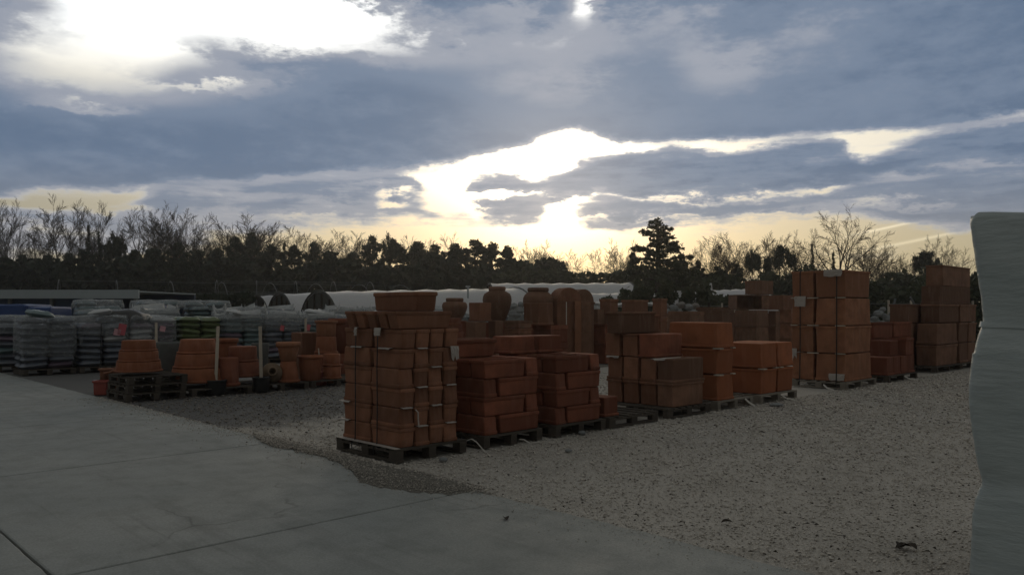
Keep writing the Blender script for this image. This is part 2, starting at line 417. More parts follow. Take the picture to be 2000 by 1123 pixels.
def gravel_mat():
    n = NT('gravel')
    v = n.voronoi(52); v2 = n.voronoi(120)
    big = n.noise(.33, 5, .6); mid = n.noise(1.7, 5, .62)
    stone = n.mix(v.outputs['Color'], (.34, .318, .28), (.57, .53, .47))
    stone = n.mix(.5, stone, n.mix(v2.outputs['Color'], (.29, .27, .24), (.53, .495, .445)))
    gap = n.ramp(v.outputs['Distance'], (.30, (0, 0, 0)), (.62, (1, 1, 1)))
    col = n.mix(n.math('MULTIPLY', gap, .4), stone, (.24, .225, .20))
    col = n.mix(n.ramp(mid, (.52, (0, 0, 0)), (.72, (.5, .5, .5))), col, (.20, .185, .16))
    rut = n.noise(1.0, 4, .6, (.55, .55, 1)); col = n.mix(n.ramp(rut, (.48, (0, 0, 0)), (.70, (.45, .45, .45))), col, (.26, .245, .215))
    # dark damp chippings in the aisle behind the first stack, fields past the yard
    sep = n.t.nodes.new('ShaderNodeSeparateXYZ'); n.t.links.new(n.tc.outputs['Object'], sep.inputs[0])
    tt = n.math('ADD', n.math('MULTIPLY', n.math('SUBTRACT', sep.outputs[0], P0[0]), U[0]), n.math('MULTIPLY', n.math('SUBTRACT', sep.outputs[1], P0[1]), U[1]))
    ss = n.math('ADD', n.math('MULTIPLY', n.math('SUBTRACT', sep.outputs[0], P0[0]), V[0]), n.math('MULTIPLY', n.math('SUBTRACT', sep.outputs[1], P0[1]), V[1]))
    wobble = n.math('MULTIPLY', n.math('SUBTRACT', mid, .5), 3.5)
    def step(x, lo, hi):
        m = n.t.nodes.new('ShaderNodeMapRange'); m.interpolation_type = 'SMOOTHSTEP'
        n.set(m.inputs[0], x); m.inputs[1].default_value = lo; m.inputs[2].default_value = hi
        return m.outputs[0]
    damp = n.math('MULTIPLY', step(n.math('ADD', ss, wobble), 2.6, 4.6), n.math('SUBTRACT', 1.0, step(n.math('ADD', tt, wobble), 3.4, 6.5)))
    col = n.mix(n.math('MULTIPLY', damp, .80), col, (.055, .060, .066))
    field = step(n.math('ADD', sep.outputs[1], n.math('MULTIPLY', big, 6)), 40, 44)
    col = n.mix(field, col, n.mix(mid, (.05, .06, .03), (.09, .085, .05)))
    h = n.math('SUBTRACT', 1.0, v.outputs['Distance'])
    n.bump(n.math('ADD', h, n.math('MULTIPLY', v2.outputs['Distance'], -.4)), .6, .02)
    return n.base(col, .9, .2)
def pebble_mat():
    n = NT('pebbles')
    at_ = n.t.nodes.new('ShaderNodeAttribute'); at_.attribute_name = 'tone'
    col = n.ramp(at_.outputs['Fac'], (0, (.05, .044, .038)), (.25, (.21, .19, .165)), (.6, (.40, .368, .32)), (1, (.60, .56, .50)))
    return n.base(col, .85, .25)
MAT['concrete'] = concrete_mat(); MAT['gravel'] = gravel_mat(); MAT['pebble'] = pebble_mat()
MAT['damp_sand'] = plain('damp_sand', (.15, .14, .118), .9, .6, 55, .3, .9)

# ------------------------------------------------------------------ mesh helpers
def mesh(name, verts, faces, mat, smooth=False):
    m = bpy.data.meshes.new(name)
    m.from_pydata([tuple(v) for v in verts], [], faces)
    if mat: m.materials.append(MAT[mat] if isinstance(mat, str) else mat)
    if smooth: m.polygons.foreach_set('use_smooth', [True] * len(m.polygons))
    m.update()
    return m
def np_mesh(name, V_, F_, mat, smooth=False):
    m = bpy.data.meshes.new(name)
    V_ = np.asarray(V_, dtype=np.float32); F_ = np.asarray(F_, dtype=np.int32)
    k = F_.shape[1]
    m.vertices.add(len(V_)); m.vertices.foreach_set('co', V_.ravel())
    m.loops.add(F_.size); m.loops.foreach_set('vertex_index', F_.ravel())
    m.polygons.add(len(F_)); m.polygons.foreach_set('loop_start', np.arange(0, F_.size, k, dtype=np.int32))
    m.update(calc_edges=True); m.validate()
    if smooth: m.polygons.foreach_set('use_smooth', [True] * len(m.polygons))
    m.materials.append(MAT[mat] if isinstance(mat, str) else mat)
    return m
def link(name, data, parent=None, loc=(0, 0, 0), rot=(0, 0, 0), scale=None):
    o = bpy.data.objects.new(name, data)
    C.objects.link(o)
    o.location = loc; o.rotation_euler = rot
    if scale: o.scale = scale
    if parent: o.parent = parent
    return o
LABELS = {}
def tag(o, label, cat, group=None):
    o['label'] = label; o['category'] = cat
    if group: o['group'] = group
    return o
def empty(name, loc, rz=0.0):
    o = bpy.data.objects.new(name, None); C.objects.link(o)
    o.location = loc; o.rotation_euler = (0, 0, rz); o.empty_display_size = .2
    return o
class MB:
    def __init__(self): self.v = []; self.f = []
    def box(self, x0, x1, y0, y1, z0, z1):
        b = len(self.v)
        self.v += [(x0, y0, z0), (x1, y0, z0), (x1, y1, z0), (x0, y1, z0), (x0, y0, z1), (x1, y0, z1), (x1, y1, z1), (x0, y1, z1)]
        self.f += [(b, b+3, b+2, b+1), (b+4, b+5, b+6, b+7), (b, b+1, b+5, b+4), (b+1, b+2, b+6, b+5), (b+2, b+3, b+7, b+6), (b+3, b, b+4, b+7)]
    def loops(self, rings, close=True, cap0=False, cap1=False):
        b = len(self.v); n = len(rings[0])
        for r in rings: self.v += [tuple(p) for p in r]
        for i in range(len(rings) - 1):
            for j in range(n if close else n - 1):
                k = (j + 1) % n
                self.f.append((b+i*n+j, b+i*n+k, b+(i+1)*n+k, b+(i+1)*n+j))
        if cap0: self.f.append(tuple(b + j for j in reversed(range(n))))
        if cap1: self.f.append(tuple(b + (len(rings)-1)*n + j for j in range(n)))
    def lathe(self, prof, n=20, cap0=False, cap1=False):
        self.loops([[(r*math.cos(2*math.pi*j/n), r*math.sin(2*math.pi*j/n), z) for j in range(n)] for r, z in prof], True, cap0, cap1)
    def tube(self, pts, rad, n=6, cap=True):
        rings = []
        pts = [Vector(p) for p in pts]
        for i, p in enumerate(pts):
            d = (pts[min(i+1, len(pts)-1)] - pts[max(i-1, 0)]).normalized()
            a = d.cross(Vector((0, 0, 1))) if abs(d.z) < .95 else d.cross(Vector((1, 0, 0)))
            a.normalize(); c = d.cross(a)
            r = rad[i] if isinstance(rad, (list, tuple)) else rad
            rings.append([p + a*r*math.cos(2*math.pi*j/n) + c*r*math.sin(2*math.pi*j/n) for j in range(n)])
        self.loops(rings, True, cap, cap)
    def mesh(self, name, mat, smooth=False): return mesh(name, self.v, self.f, mat, smooth)
def rrect(lx, ly, r, z, k=3):
    r = min(r, lx*.45, ly*.45); o = []
    for cx, cy, a0 in ((lx/2-r, ly/2-r, 0), (-lx/2+r, ly/2-r, 90), (-lx/2+r, -ly/2+r, 180), (lx/2-r, -ly/2+r, 270)):
        for i in range(k+1):
            a = math.radians(a0 + 90*i/k)
            o.append((cx + r*math.cos(a), cy + r*math.sin(a), z))
    return o

if not SKY_ONLY:
    # ================================================================== ground
    def ground():
        xs = np.concatenate([np.linspace(-320, -40, 8), np.linspace(-35, 35, 36), np.linspace(40, 320, 8)])
        ys = np.concatenate([np.linspace(-60, -5, 4), np.linspace(0, 60, 41), np.linspace(75, 500, 9)])
        r = np.random.RandomState(2)
        V_ = []; F_ = []
        for j, y in enumerate(ys):
            for i, x in enumerate(xs):
                t, s = ts_of(x, y)
                z = -.018 + r.uniform(-.008, .008) if 0 < y < 60 else -.02
                V_.append((x, y, z))
        n = len(xs)
        for j in range(len(ys)-1):
            for i in range(n-1):
                F_.append((j*n+i, j*n+i+1, (j+1)*n+i+1, (j+1)*n+i))
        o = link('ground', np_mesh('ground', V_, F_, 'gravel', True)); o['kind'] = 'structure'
        # concrete apron: separate bays with open joints, gravel line at t = -0.25
        root = empty('concrete_pavement', W(-3, 0, 0)); root['kind'] = 'structure'
        root.rotation_euler = (0, 0, YAW)
        bx = [-0.25, -3.67, -7.1, -10.5, -14.0]
        by = [-1.57 + 3.66*k for k in range(-4, 8)]
        for i in range(len(bx)-1):
            for j in range(len(by)-1):
                x1, x0 = bx[i]-.010, bx[i+1]+.010; y0, y1 = by[j]+.010, by[j+1]-.010
                mb = MB(); g = .012
                nx, ny = 26, 26
                def edge_pts(z, inset):
                    p = []
                    rr = random.Random(i*31+j)
                    a, b, c_, d_ = x0+3+inset, x1+3-inset, y0+inset, y1-inset
                    for k in range(nx): p.append((a+(b-a)*k/nx, c_+rr.uniform(-.003, .003), z))
                    for k in range(ny): p.append((b+rr.uniform(-.003, .003)+(rr.uniform(-.03, .012) if i == 0 else 0), c_+(d_-c_)*k/ny, z))
                    for k in range(nx): p.append((b-(b-a)*k/nx, d_+rr.uniform(-.003, .003), z))
                    for k in range(ny): p.append((a, d_-(d_-c_)*k/ny, z))
                    return p
                mb.loops([edge_pts(-.06, 0), edge_pts(.008, 0), edge_pts(.014, .010)], True, False, True)
                link('slab', mb.mesh('slab', 'concrete'), root)
    ground()

    # gravel washed out over the slab edge beside the first stack
    def spill():
        line = [(495, 849), (512, 866), (560, 880), (610, 890), (655, 903), (690, 925), (705, 944), (745, 955), (800, 962), (850, 967), (885, 968), (915, 963), (940, 957)]
        rj = random.Random(12); fine = []
        for (xa, ya), (xb, yb) in zip(line[:-1], line[1:]):
            for q in range(5):
                fine.append((xa + (xb-xa)*q/5 + rj.uniform(-4, 4), ya + (yb-ya)*q/5 + rj.uniform(-2.5, 2.5)))
        low = [gnd(*p) for p in fine + [line[-1]]]
        edge = [W(-.17, s) for s in np.linspace(ts_of(low[0].x, low[0].y)[1] + .1, ts_of(low[-1].x, low[-1].y)[1] - .1, len(low))]
        mb = MB(); rows = 7; r = random.Random(8)
        for i, (a, b) in enumerate(zip(low, edge)):
            for k in range(rows):
                f = k / (rows - 1)
                p = a.lerp(b, f)
                if 0 < k < rows-1: p += Vector((r.uniform(-.01, .01), r.uniform(-.01, .01), 0))
                mb.v.append((p.x, p.y, .0148 + .012 * math.sin(math.pi * min(1, f * .62)) + (r.uniform(0, .006) if k else 0)))
        for i in range(len(low) - 1):
            for k in range(rows - 1):
                mb.f.append((i*rows+k, (i+1)*rows+k, (i+1)*rows+k+1, i*rows+k+1))
        o = link('sand_spill', mb.mesh('sand_spill', 'damp_sand', True))
        o['kind'] = 'stuff'; tag(o, 'damp dark sand and grit washed over the concrete edge by the front stack', 'sand')
        return low, edge
    spill_low, spill_edge = spill()

    def pebbles():
        r = np.random.RandomState(11)
        N = 120000
        # density falls with distance so that the stones keep about the same size in view
        Y = 4.2 + 17.0 * r.rand(N) ** 1.25
        X = (r.rand(N) * 1.36 - .68) * Y
        dx, dy = X - P0[0], Y - P0[1]
        t = dx*U[0] + dy*U[1]; s = dx*V[0] + dy*V[1]
        keep = (t > -.22 + .04 * r.randn(N)) & (s < 8.4)
        aisle = (s > 2.2)
        keep &= ~(aisle & (r.rand(N) > .55))
        under = (t > 0.02) & (t < 20) & (s > .08) & (s < 1.1)
        keep &= ~under
        X, Y, t, s = X[keep], Y[keep], t[keep], s[keep]
        # a sprinkle on the slab and the spill
        extra = 4200
        te = -.25 - np.abs(r.randn(extra)) ** 1.5 * .20; se = r.uniform(-5, 9, extra)
        es = 9000
        poly = np.array([ts_of(p.x, p.y) for p in spill_low])
        ss2 = r.uniform(poly[:, 1].min() - .1, poly[:, 1].max(), es)
        po_ = np.argsort(poly[:, 1]); lim = np.interp(ss2, poly[po_, 1], poly[po_, 0])
        ts2 = -.16 + (lim + .16) * np.clip(r.rand(es) + .10*r.randn(es), 0, 1.35)
        t2 = np.concatenate([te, ts2]); s2 = np.concatenate([se, ss2])
        X = np.concatenate([X, P0[0] + t2*U[0] + s2*V[0]]); Y = np.concatenate([Y, P0[1] + t2*U[1] + s2*V[1]])
        t = np.concatenate([t, t2]); s = np.concatenate([s, s2])
        n = len(X)
        size = (.0055 + .0110 * r.rand(n) ** 3.2) * np.clip(Y / 8.5, .75, 2.0)
        size[t < -.25] *= .55; size[-es:] *= 1.25
        octa = np.array([(1, 0, 0), (0, 1, 0), (-1, 0, 0), (0, -1, 0), (0, 0, .62), (0, 0, -.5)], dtype=np.float32)
        f8 = np.array([(0, 1, 4), (1, 2, 4), (2, 3, 4), (3, 0, 4), (1, 0, 5), (2, 1, 5), (3, 2, 5), (0, 3, 5)])
        jit = 1 + .35 * (r.rand(n, 6, 1) - .5)
        v = octa[None] * jit * size[:, None, None] * np.stack([1 + .6*r.rand(n), np.ones(n), .8 + .5*r.rand(n)], 1)[:, None, :]
        a = r.rand(n) * 6.283; ca, sa = np.cos(a)[:, None], np.sin(a)[:, None]
        x = v[..., 0]*ca - v[..., 1]*sa + X[:, None]; y = v[..., 0]*sa + v[..., 1]*ca + Y[:, None]
        base = np.where(t < -.25, .016, -.012); base[-es:] = .027
        z = v[..., 2] + base[:, None] + size[:, None]*.25
        Vv = np.stack([x, y, z], -1).reshape(-1, 3)
        Ff = (f8[None] + 6*np.arange(n)[:, None, None]).reshape(-1, 3)
        m = np_mesh('pebbles', Vv, Ff, 'pebble')
        tone = np.clip(.70 + .20 * r.randn(n), 0, 1)
        tone[r.rand(n) < .035] = .08
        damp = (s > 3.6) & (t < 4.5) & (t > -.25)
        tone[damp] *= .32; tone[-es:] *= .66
        at_ = m.attributes.new('tone', 'FLOAT', 'POINT')
        at_.data.foreach_set('value', np.repeat(tone, 6).astype(np.float32))
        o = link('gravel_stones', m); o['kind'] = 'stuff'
        tag(o, 'loose pale gravel stones covering the yard', 'gravel')
    pebbles()

    def litter():
        r = random.Random(4); mb = MB()
        for k in range(260):
            px = r.uniform(900, 1890); py = 770 + 350 * r.random()
            g = gnd(px, py); t, s = ts_of(g.x, g.y)
            if t < -.3 or (0 < s < 1.3): continue
            L = r.uniform(.010, .026); a = r.uniform(0, 6.28); c, sn = math.cos(a)*L, math.sin(a)*L
            h = r.uniform(.004, .014); b = len(mb.v); z0 = .006
            mb.v += [(g.x-c, g.y-sn, z0), (g.x-sn*.4, g.y+c*.4, z0+h), (g.x+c, g.y+sn, z0+h*.3), (g.x+sn*.4, g.y-c*.4, z0+h*1.2)]
            mb.f += [(b, b+1, b+2), (b, b+2, b+3)]
        m = plain('leaf_litter', (.035, .028, .02), .9)
        o = link('leaf_litter', mb.mesh('leaf_litter', m)); o['kind'] = 'stuff'
        tag(o, 'dark bits of dead leaf scattered over the gravel', 'leaf litter')
        for px, py, L, lab in ((988, 1018, .05, 'dark curled dead leaf lying alone on the concrete'), (1765, 1070, .061, 'dark clump of dead leaves at the lower right of the gravel'),
                               (1488, 846, .045, 'small dark leaf standing up on the gravel in front of the orange boxes'), (1420, 1022, .05, 'dark leaf on the gravel right of the concrete edge')):
            g = gnd(px, py); mb = MB(); n = 7
            for ring in range(1 if L < .06 else 4):
                ox, oy = (r.uniform(-.07, .07), r.uniform(-.04, .04)) if ring else (0, 0)
                b = len(mb.v); a0 = r.uniform(0, 6.28)
                top = []
                for i in range(n):
                    f = i/(n-1); wdt = math.sin(math.pi*f)**.7 * L * .5
                    cx = (f-.5)*2*L
                    for sgn in (-1, 0, 1):
                        x, y = cx, sgn*wdt
                        mb.v.append((ox + x*math.cos(a0)-y*math.sin(a0), oy + x*math.sin(a0)+y*math.cos(a0), .004 + abs(sgn)*wdt*.55 + .01*math.sin(3*f)))
                for i in range(n-1):
                    for k in range(2):
                        mb.f.append((b+i*3+k, b+(i+1)*3+k, b+(i+1)*3+k+1, b+i*3+k+1))
            o = link('dead_leaf', mb.mesh('dead_leaf', m), None, (g.x, g.y, .016 if px < 1000 else .004))
            tag(o, lab, 'leaf')
    litter()

    # ================================================================== pallets
    PCACHE = {}
    def pallet(name_label, t, s, lx, ly, wood_mat='pallet_dark', slats_along='x', z=0.0, yaw=YAW, nslat=7, group='wooden pallets under the stacks', H=.144):
        """lx along the row, ly across; t, s = near corner"""
        root = empty('wooden_pallet', W(t + lx/2, s + ly/2, z), yaw)
        key = (lx, ly, wood_mat, slats_along, nslat)
        if key not in PCACHE:
            parts = []
            bw = .1; r = random.Random(hash(key) % 1000)
            def bx(nm, x0, x1, y0, y1, z0, z1):
                mb = MB(); mb.box(-(x1-x0)/2, (x1-x0)/2, -(y1-y0)/2, (y1-y0)/2, -(z1-z0)/2, (z1-z0)/2)
                parts.append((nm, mb.mesh(nm, wood_mat), ((x0+x1)/2, (y0+y1)/2, (z0+z1)/2), r.uniform(-.006, .006)))
            a, b = (lx, ly) if slats_along == 'x' else (ly, lx)      # a: board direction
            def put(nm, a0, a1, b0, b1, z0, z1):
                if slats_along == 'x': bx(nm, a0, a1, b0, b1, z0, z1)
                else: bx(nm, b0, b1, a0, a1, z0, z1)
            for k in range(nslat):
                w_ = .098 if k % 3 else .125
                c = -b/2 + w_/2 + (b - w_) * k/(nslat-1)
                put('top_board', -a/2, a/2, c-w_/2, c+w_/2, .122, .144)
            for c in (-a/2+.05, 0, a/2-.05):
                put('bearer', c-.05, c+.05, -b/2+.001, b/2-.001, .100, .1215)
                put('bottom_board', c-.049, c+.049, -b/2+.002, b/2-.002, .0, .022)
                for e in (-b/2+.07, 0, b/2-.07):
                    put('block', c-.048, c+.048, e-.068, e+.068, .0225, .0995)
            PCACHE[key] = parts
        for nm, m, loc, rz in PCACHE[key]:
            link(nm, m, root, loc, (0, 0, rz))
        tag(root, name_label, 'pallet', group)
        return root

    # ================================================================== planters
    TC = {}
    def trough_mesh(L, Wd, Hh, up, mat, taper=.86, rim=.22, lip=.018, rad=.016):
        key = (round(L, 3), round(Wd, 3), round(Hh, 3), up, mat, taper, rim)
        if key in TC: return TC[key]
        def g(f): return L*f + 0*f, Wd*f
        zr = Hh*(1-rim)
        l0, w0 = L*taper, Wd*taper if Wd > .3 else Wd*(taper+.02)
        l1, w1 = L - 2*lip, Wd - 2*lip
        wall = .022
        flip = (lambda ring: ring) if up else (lambda ring: [(x, -y, Hh - z) for x, y, z in ring])
        def P(*rings): return [flip(r) for r in rings]
        mb = MB()
        mb.loops(P(rrect(l0-.03, w0-.03, rad, 0), rrect(l0-.004, w0-.004, rad, .008), rrect(l0, w0, rad, .022), rrect((l0+l1)/2, (w0+w1)/2, rad, zr*.5), rrect(l1, w1, rad, zr),
                   rrect(l1, w1, rad, Hh-.02), rrect(l1-2*wall, w1-2*wall, rad*.8, Hh-.02), rrect(l0-2*wall, w0-2*wall, rad*.8, .06)), True, True, True)
        body = mb.mesh('planter_body', mat)
        mb = MB()
        mb.loops(P(rrect(l1-.004, w1-.004, rad, zr), rrect(L-.006, Wd-.006, rad, zr+.004), rrect(L, Wd, rad, zr+.014), rrect(L, Wd, rad, Hh-.012), rrect(L-.010, Wd-.010, rad, Hh),
                   rrect(l1-2*wall+.006, w1-2*wall+.006, rad*.8, Hh), rrect(l1-2*wall+.004, w1-2*wall+.004, rad*.8, zr+.03)), True)
        TC[key] = (body, mb.mesh('planter_rim', mat))
        return TC[key]
    jr = random.Random(77)
    def planter(label, t, s, z, lx, ly, h, up=True, mat='terra_brown', group=None, taper=.86, rim=.22, jit=1.0, yaw=None, name='trough_planter', lip=.018):
        """lx along the row, ly across it; t, s = near corner of the footprint"""
        along = lx >= ly
        L, Wd = (lx, ly) if along else (ly, lx)
        body, rm = trough_mesh(L, Wd, h, up, mat, taper, rim, lip)
        a = (YAW if yaw is None else yaw) + (0 if along else math.pi/2) + jr.uniform(-.022, .022)*jit
        p = W(t + lx/2 + jr.uniform(-.008, .008)*jit, s + ly/2 + jr.uniform(-.008, .008)*jit, z)
        o = link(name, body, None, p, (0, 0, a))
        link('rim', rm, o)
        tag(o, label, 'planter', group)
        return o

    # ---- stack 1: six layers of troughs, alternately rim up and rim down
    G1 = 'troughs of the front strapped stack'
    pallet('weathered pallet with torn paper under the strapped front stack', 0, 0, 1.0, 1.2, 'pallet_dark', 'x')
    lh = .2155
    colw = .201
    for ly in range(6):
        inset = .0 if ly < 5 else .02
        for c in range(4):
            for b in range(2):
                up = (ly + c + b) % 2 == 0
                if ly == 5: up = True
                if b == 0: pos = f'{["nearest corner", "second along right face", "third along right face", "right end of right face"][c]}'
                elif c == 0: pos = 'far end of left face'
                else: pos = f'{ORD[c]} from the far side, hidden behind'
                planter(f'terracotta trough in {ORD[ly]} layer of strapped front stack, {pos}', .075 + c*(colw+.004) + inset, .03 + b*.575, .144 + ly*lh, colw + (.0 if ly < 5 else -.006), .565, lh - .003, up, 'terra_brown', G1, .91, lip=.009)
    for k in range(5):
        planter(f'small terracotta trough {["at the right of", "second from right in", "middle of", "second from left in", "leftmost of"][k]} upper row on strapped front stack', .03, .05 + k*.212, 1.438, .80, .165 if k else .19, .195, True, 'terra_brown', G1, .88, lip=.010)
    planter('lone long terracotta trough crowning the strapped front stack', .52, .30, 1.634, .30, .93, .225, True, 'terra_brown', G1, .91, lip=.012)

    def flat_strip(name, pts, width_dir, width, mat, label, cat, group=None, thick=.003):
        mb = MB(); wv = Vector(width_dir).normalized()*width/2
        rings = []
        pts = [Vector(p) for p in pts]
        for i, p in enumerate(pts):
            d = (pts[min(i+1, len(pts)-1)] - pts[max(i-1, 0)]).normalized()
            nrm = d.cross(wv).normalized()*thick
            rings.append([p-wv-nrm, p+wv-nrm, p+wv+nrm, p-wv+nrm])
        o_ = pts[0]
        rings = [[q - o_ for q in r_] for r_ in rings]
        mb.loops(rings, True, True, True)
        return tag(link(name, mb.mesh(name, mat), None, o_), label, cat, group)
    Ud, Vd = Vector((U[0], U[1], 0)), Vector((V[0], V[1], 0))
    for s_, lab in ((.42, 'black strap down the front stack nearer its near corner'), (.86, 'black strap down the front stack farther along its left face')):
        zt = .144 + 6*lh + .006
        flat_strip('strap', [W(.5, s_, zt), W(.06, s_, zt), W(.052, s_, zt-.03), W(.040, s_, 1.0), W(.045, s_, .6), W(.04, s_, .16), W(-.006, s_, .13), W(-.006, s_, .05)], Vd, .014, 'strap', lab, 'strap', 'black straps on the front stack')
    def paper(label, t, s, z, w_, drop, face='u', rag=.3, mat='paper', out=.004, seed=0):
        """crumpled packing sheet lying on an edge and hanging down a face; face 'u' looks along -v, face 'v' looks along -u"""
        r = random.Random(seed or int(t*977+s*131+z*57)); n = 7; rows = 6
        along, outd = (Ud, -Vd) if face == 'u' else (Vd, -Ud)
        mb = MB()
        for i in range(n):
            f = i/(n-1)-.5
            dr = drop*(1 - rag*r.random())
            for k in range(rows):
                q = k/(rows-1)
                if k < 2: p = along*(f*w_) - outd*(.06*(1-k)) + Vector((0, 0, .004+.006*r.random()))
                else: p = along*(f*w_*(1-.1*q*r.random())) + outd*(.004+.012*r.random()) + Vector((0, 0, -dr*(k-1)/(rows-2)))
                mb.v.append(tuple(p))
        for i in range(n-1):
            for k in range(rows-1):
                mb.f.append((i*rows+k, i*rows+k+1, (i+1)*rows+k+1, (i+1)*rows+k))
        o = link('packing_paper', mb.mesh('packing_paper', mat), None, W(t, s, z) + outd*out)
        return tag(o, label, 'paper', 'bits of packing paper between the planters')
    PZ = lambda k: .144 + k*lh
    paper('white paper pad under the near strap at top of front stack', .055, .42, PZ(6)+.004, .13, .085, 'v', .1)
    paper('white paper tab under the far strap at top of front stack', .055, .86, PZ(6)+.004, .06, .09, 'v', .1)
    paper('torn white paper hanging off the right end of front stack', .83, .02, PZ(5)+.004, .12, .17, 'u', .5)
    for k, (t_, z_, lab) in enumerate(((.38, 5, 'thin paper lip on second column of front stack, fifth layer up'), (.17, 2, 'thin paper lip at near corner column of front stack'), (.38, 1, 'thin paper lip on second column low on front stack'),
                                       (.58, 2, 'thin paper lip on third column midway up front stack'), (.79, 3, 'thin paper lip on end column midway up front stack'), (.79, 1, 'thin paper lip on end column low on front stack'), (.38, 3, 'thin paper lip on second column midway up front stack'),
                                       (.58, 4, 'thin paper lip on third column high on front stack'))):
        paper(lab, t_, .028, PZ(z_), .14, .006, 'u', .5)
    for s_, z_, lab in ((.85, 5, 'pale paper edge under the top layer on left face of front stack'), (.30, 5, 'pale paper edge near the corner under top layer of front stack'), (1.1, 2, 'pale paper edge sticking out left side of front stack, midway'), (1.12, 1, 'pale paper edge sticking out left side of front stack, low')):
        paper(lab, .055, s_, PZ(z_), .22, .012, 'v', .6)
    flat_strip('packing_paper', [W(.26, -.0, PZ(2)-.02), W(.28, -.02, PZ(2)-.05), W(.285, -.015, PZ(2)-.12), W(.29, -.02, PZ(1)+.01)], Ud, .015, 'paper', 'twisted paper strip dangling by the near corner of front stack', 'paper')
    flat_strip('packing_paper', [W(.02, -.0, .150), W(.02, .4, .152), W(.02, .8, .150), W(.02, 1.18, .151)], Ud, .07, 'paper', 'torn paper sheet along the pallet edge of the front stack', 'paper')
    def cord(label, pts, w_=.012):
        flat_strip('cord', pts, Vector((.7, .3, 1)), w_, 'rope', label, 'cord', 'loose strap ends on the ground', .002)
    cord('white strap end curling off the front pallet onto gravel', [W(1.0, 0, .13), W(1.05, -.03, .15), W(1.10, -.06, .11), W(1.14, -.12, .03), W(1.15, -.16, .006)])
    cord('white strap end lying by the second pallet', [W(1.85, -.01, .05), W(1.88, -.06, .05), W(1.92, -.12, .012), W(2.08, -.16, .008), W(2.18, -.14, .006)])
    cord('pale strap end hanging from the orange box pallet', [W(7.28, -.005, .13), W(7.32, -.05, .07), W(7.36, -.14, .008)], .03)
    cord('pale strap end beside the paired orange boxes', [W(8.55, -.005, .1), W(8.62, -.10, .03), W(8.72, -.22, .006)], .02)
    cord('pale strap end below the tall strapped stack', [W(10.95, .3, .11), W(10.9, .2, .05), W(11.0, .1, .006)], .03)
    cord('pale strap end in front of the low dark stack', [W(14.5, -.02, .1), W(14.6, -.1, .03), W(14.9, -.2, .006)], .03)

    # ---- stack 2 and 3: brick-laid red troughs
    def brick_stack(t0, s0, n, tone, gname, where, hl=.225, long=.70, end=.215, first_end=True, z0=.146, depth=1.12):
        for k in range(n):
            fe = (k % 2 == 0) == first_end
            ts_ = [(t0, end), (t0+end+.03, long)] if fe else [(t0, long), (t0+long+.03, end)]
            for i, (tt, ln) in enumerate(ts_):
                if ln == end:      # troughs with their ends to the right face: two deep
                    for b in range(2):
                        ps = ['', 'behind, '][b]
                        planter(f'{ps}red clay trough showing its end, {ORD[k]} layer up, {where}', tt, s0 + b*(depth/2), z0 + k*hl, ln, depth/2-.01, hl-.004, (k+i) % 2 == 1, tone, gname, .91, lip=.009)
                else:              # long faces to the right face: several behind one another
                    for b in range(4):
                        ps = ['front', 'second', 'third', 'back'][b]
                        planter(f'{ps} red clay trough laid lengthwise, {ORD[k]} layer up, {where}', tt, s0 + b*(depth/4), z0 + k*hl, ln, depth/4-.012, hl-.004, (k+i) % 2 == 1, tone, gname, .93, lip=.009)
    pallet('dark pallet under the second stack of red troughs', 1.27, 0, 1.0, 1.2, 'pallet_dark', 'x')
    brick_stack(1.30, .03, 4, 'terra_red', 'red troughs of the second stack', 'second stack from the left')
    planter('red trough with thick rim set back on top of the second stack', 1.30, .55, 1.05, .70, .26, .225, True, 'terra_red', 'red troughs of the second stack')
    planter('second red trough behind on top of the second stack', 1.45, .85, 1.05, .70, .26, .225, True, 'terra_red', 'red troughs of the second stack')
    pallet('dark pallet under the third stack of red troughs', 2.52, 0, 1.02, 1.2, 'pallet_dark', 'x')
    brick_stack(2.56, .03, 4, 'terra_red', 'red troughs of the third stack', 'third stack from the left', long=.68, end=.2)
    for k in range(2):
        planter(f'upturned reddish trough {["at left", "at right"][k]} of the pair on top of third stack', 2.42 + k*.53, .72, 1.05, .50, .42, .235, False, 'terra_red', 'red troughs of the third stack', .9, .16)

    # ---- bare pallet beside it, with two small planters
    pallet('half empty dark pallet with bare slats between the red and brown stacks', 3.62, .0, 1.15, 1.2, 'pallet_dark', 'y', nslat=6)
    planter('small brown planter on the left end of the bare pallet', 3.62, .10, .146, .34, .42, .27, False, 'terra_red', None, .92, .14)
    planter('taller dark planter behind on the bare pallet', 3.66, .60, .146, .36, .42, .52, False, 'terra_red', None, .9, .12)

    # ---- stack 5: brown square troughs, two full layers, a shorter one and a big trough
    G5 = 'brown troughs of the stack beside the bare pallet'
    pallet('dark pallet under the square brown troughs', 5.02, 0, 1.17, 1.2, 'pallet_dark', 'y')
    for k in range(2):
        for b in range(4):
            planter(f'brown square trough, {["bottom", "middle"][k]} layer beside bare pallet, {["nearest", "second", "third", "farthest"][b]} on left', 5.20, .03 + b*.335, .146 + k*.374, .87, .32, .371, k == 0, 'terra_brown' if b else 'terra_dull', G5, .93, .12)
    for b in range(3):
        planter(f'brown trough in the third layer beside bare pallet, {["nearest", "middle", "farthest"][b]} of three', 5.20, .39 + b*.335, .90, .82, .32, .365, b == 1, 'terra_brown' if b else 'terra_red', G5, .94, .10)
    planter('big brown trough with a rolled rim, top of the square trough stack', 5.06, .92, 1.268, .96, .34, .352, True, 'terra_dull', G5, .93, .12)
    planter('smaller brown trough behind the big one on square trough stack', 5.75, 1.02, 1.268, .5, .3, .30, True, 'terra_brown', G5, .93, .14)
    paper('crumpled pale paper spread over the middle layer of square troughs', 5.3, .16, .892, .75, .03, 'u', .8, out=-.05)
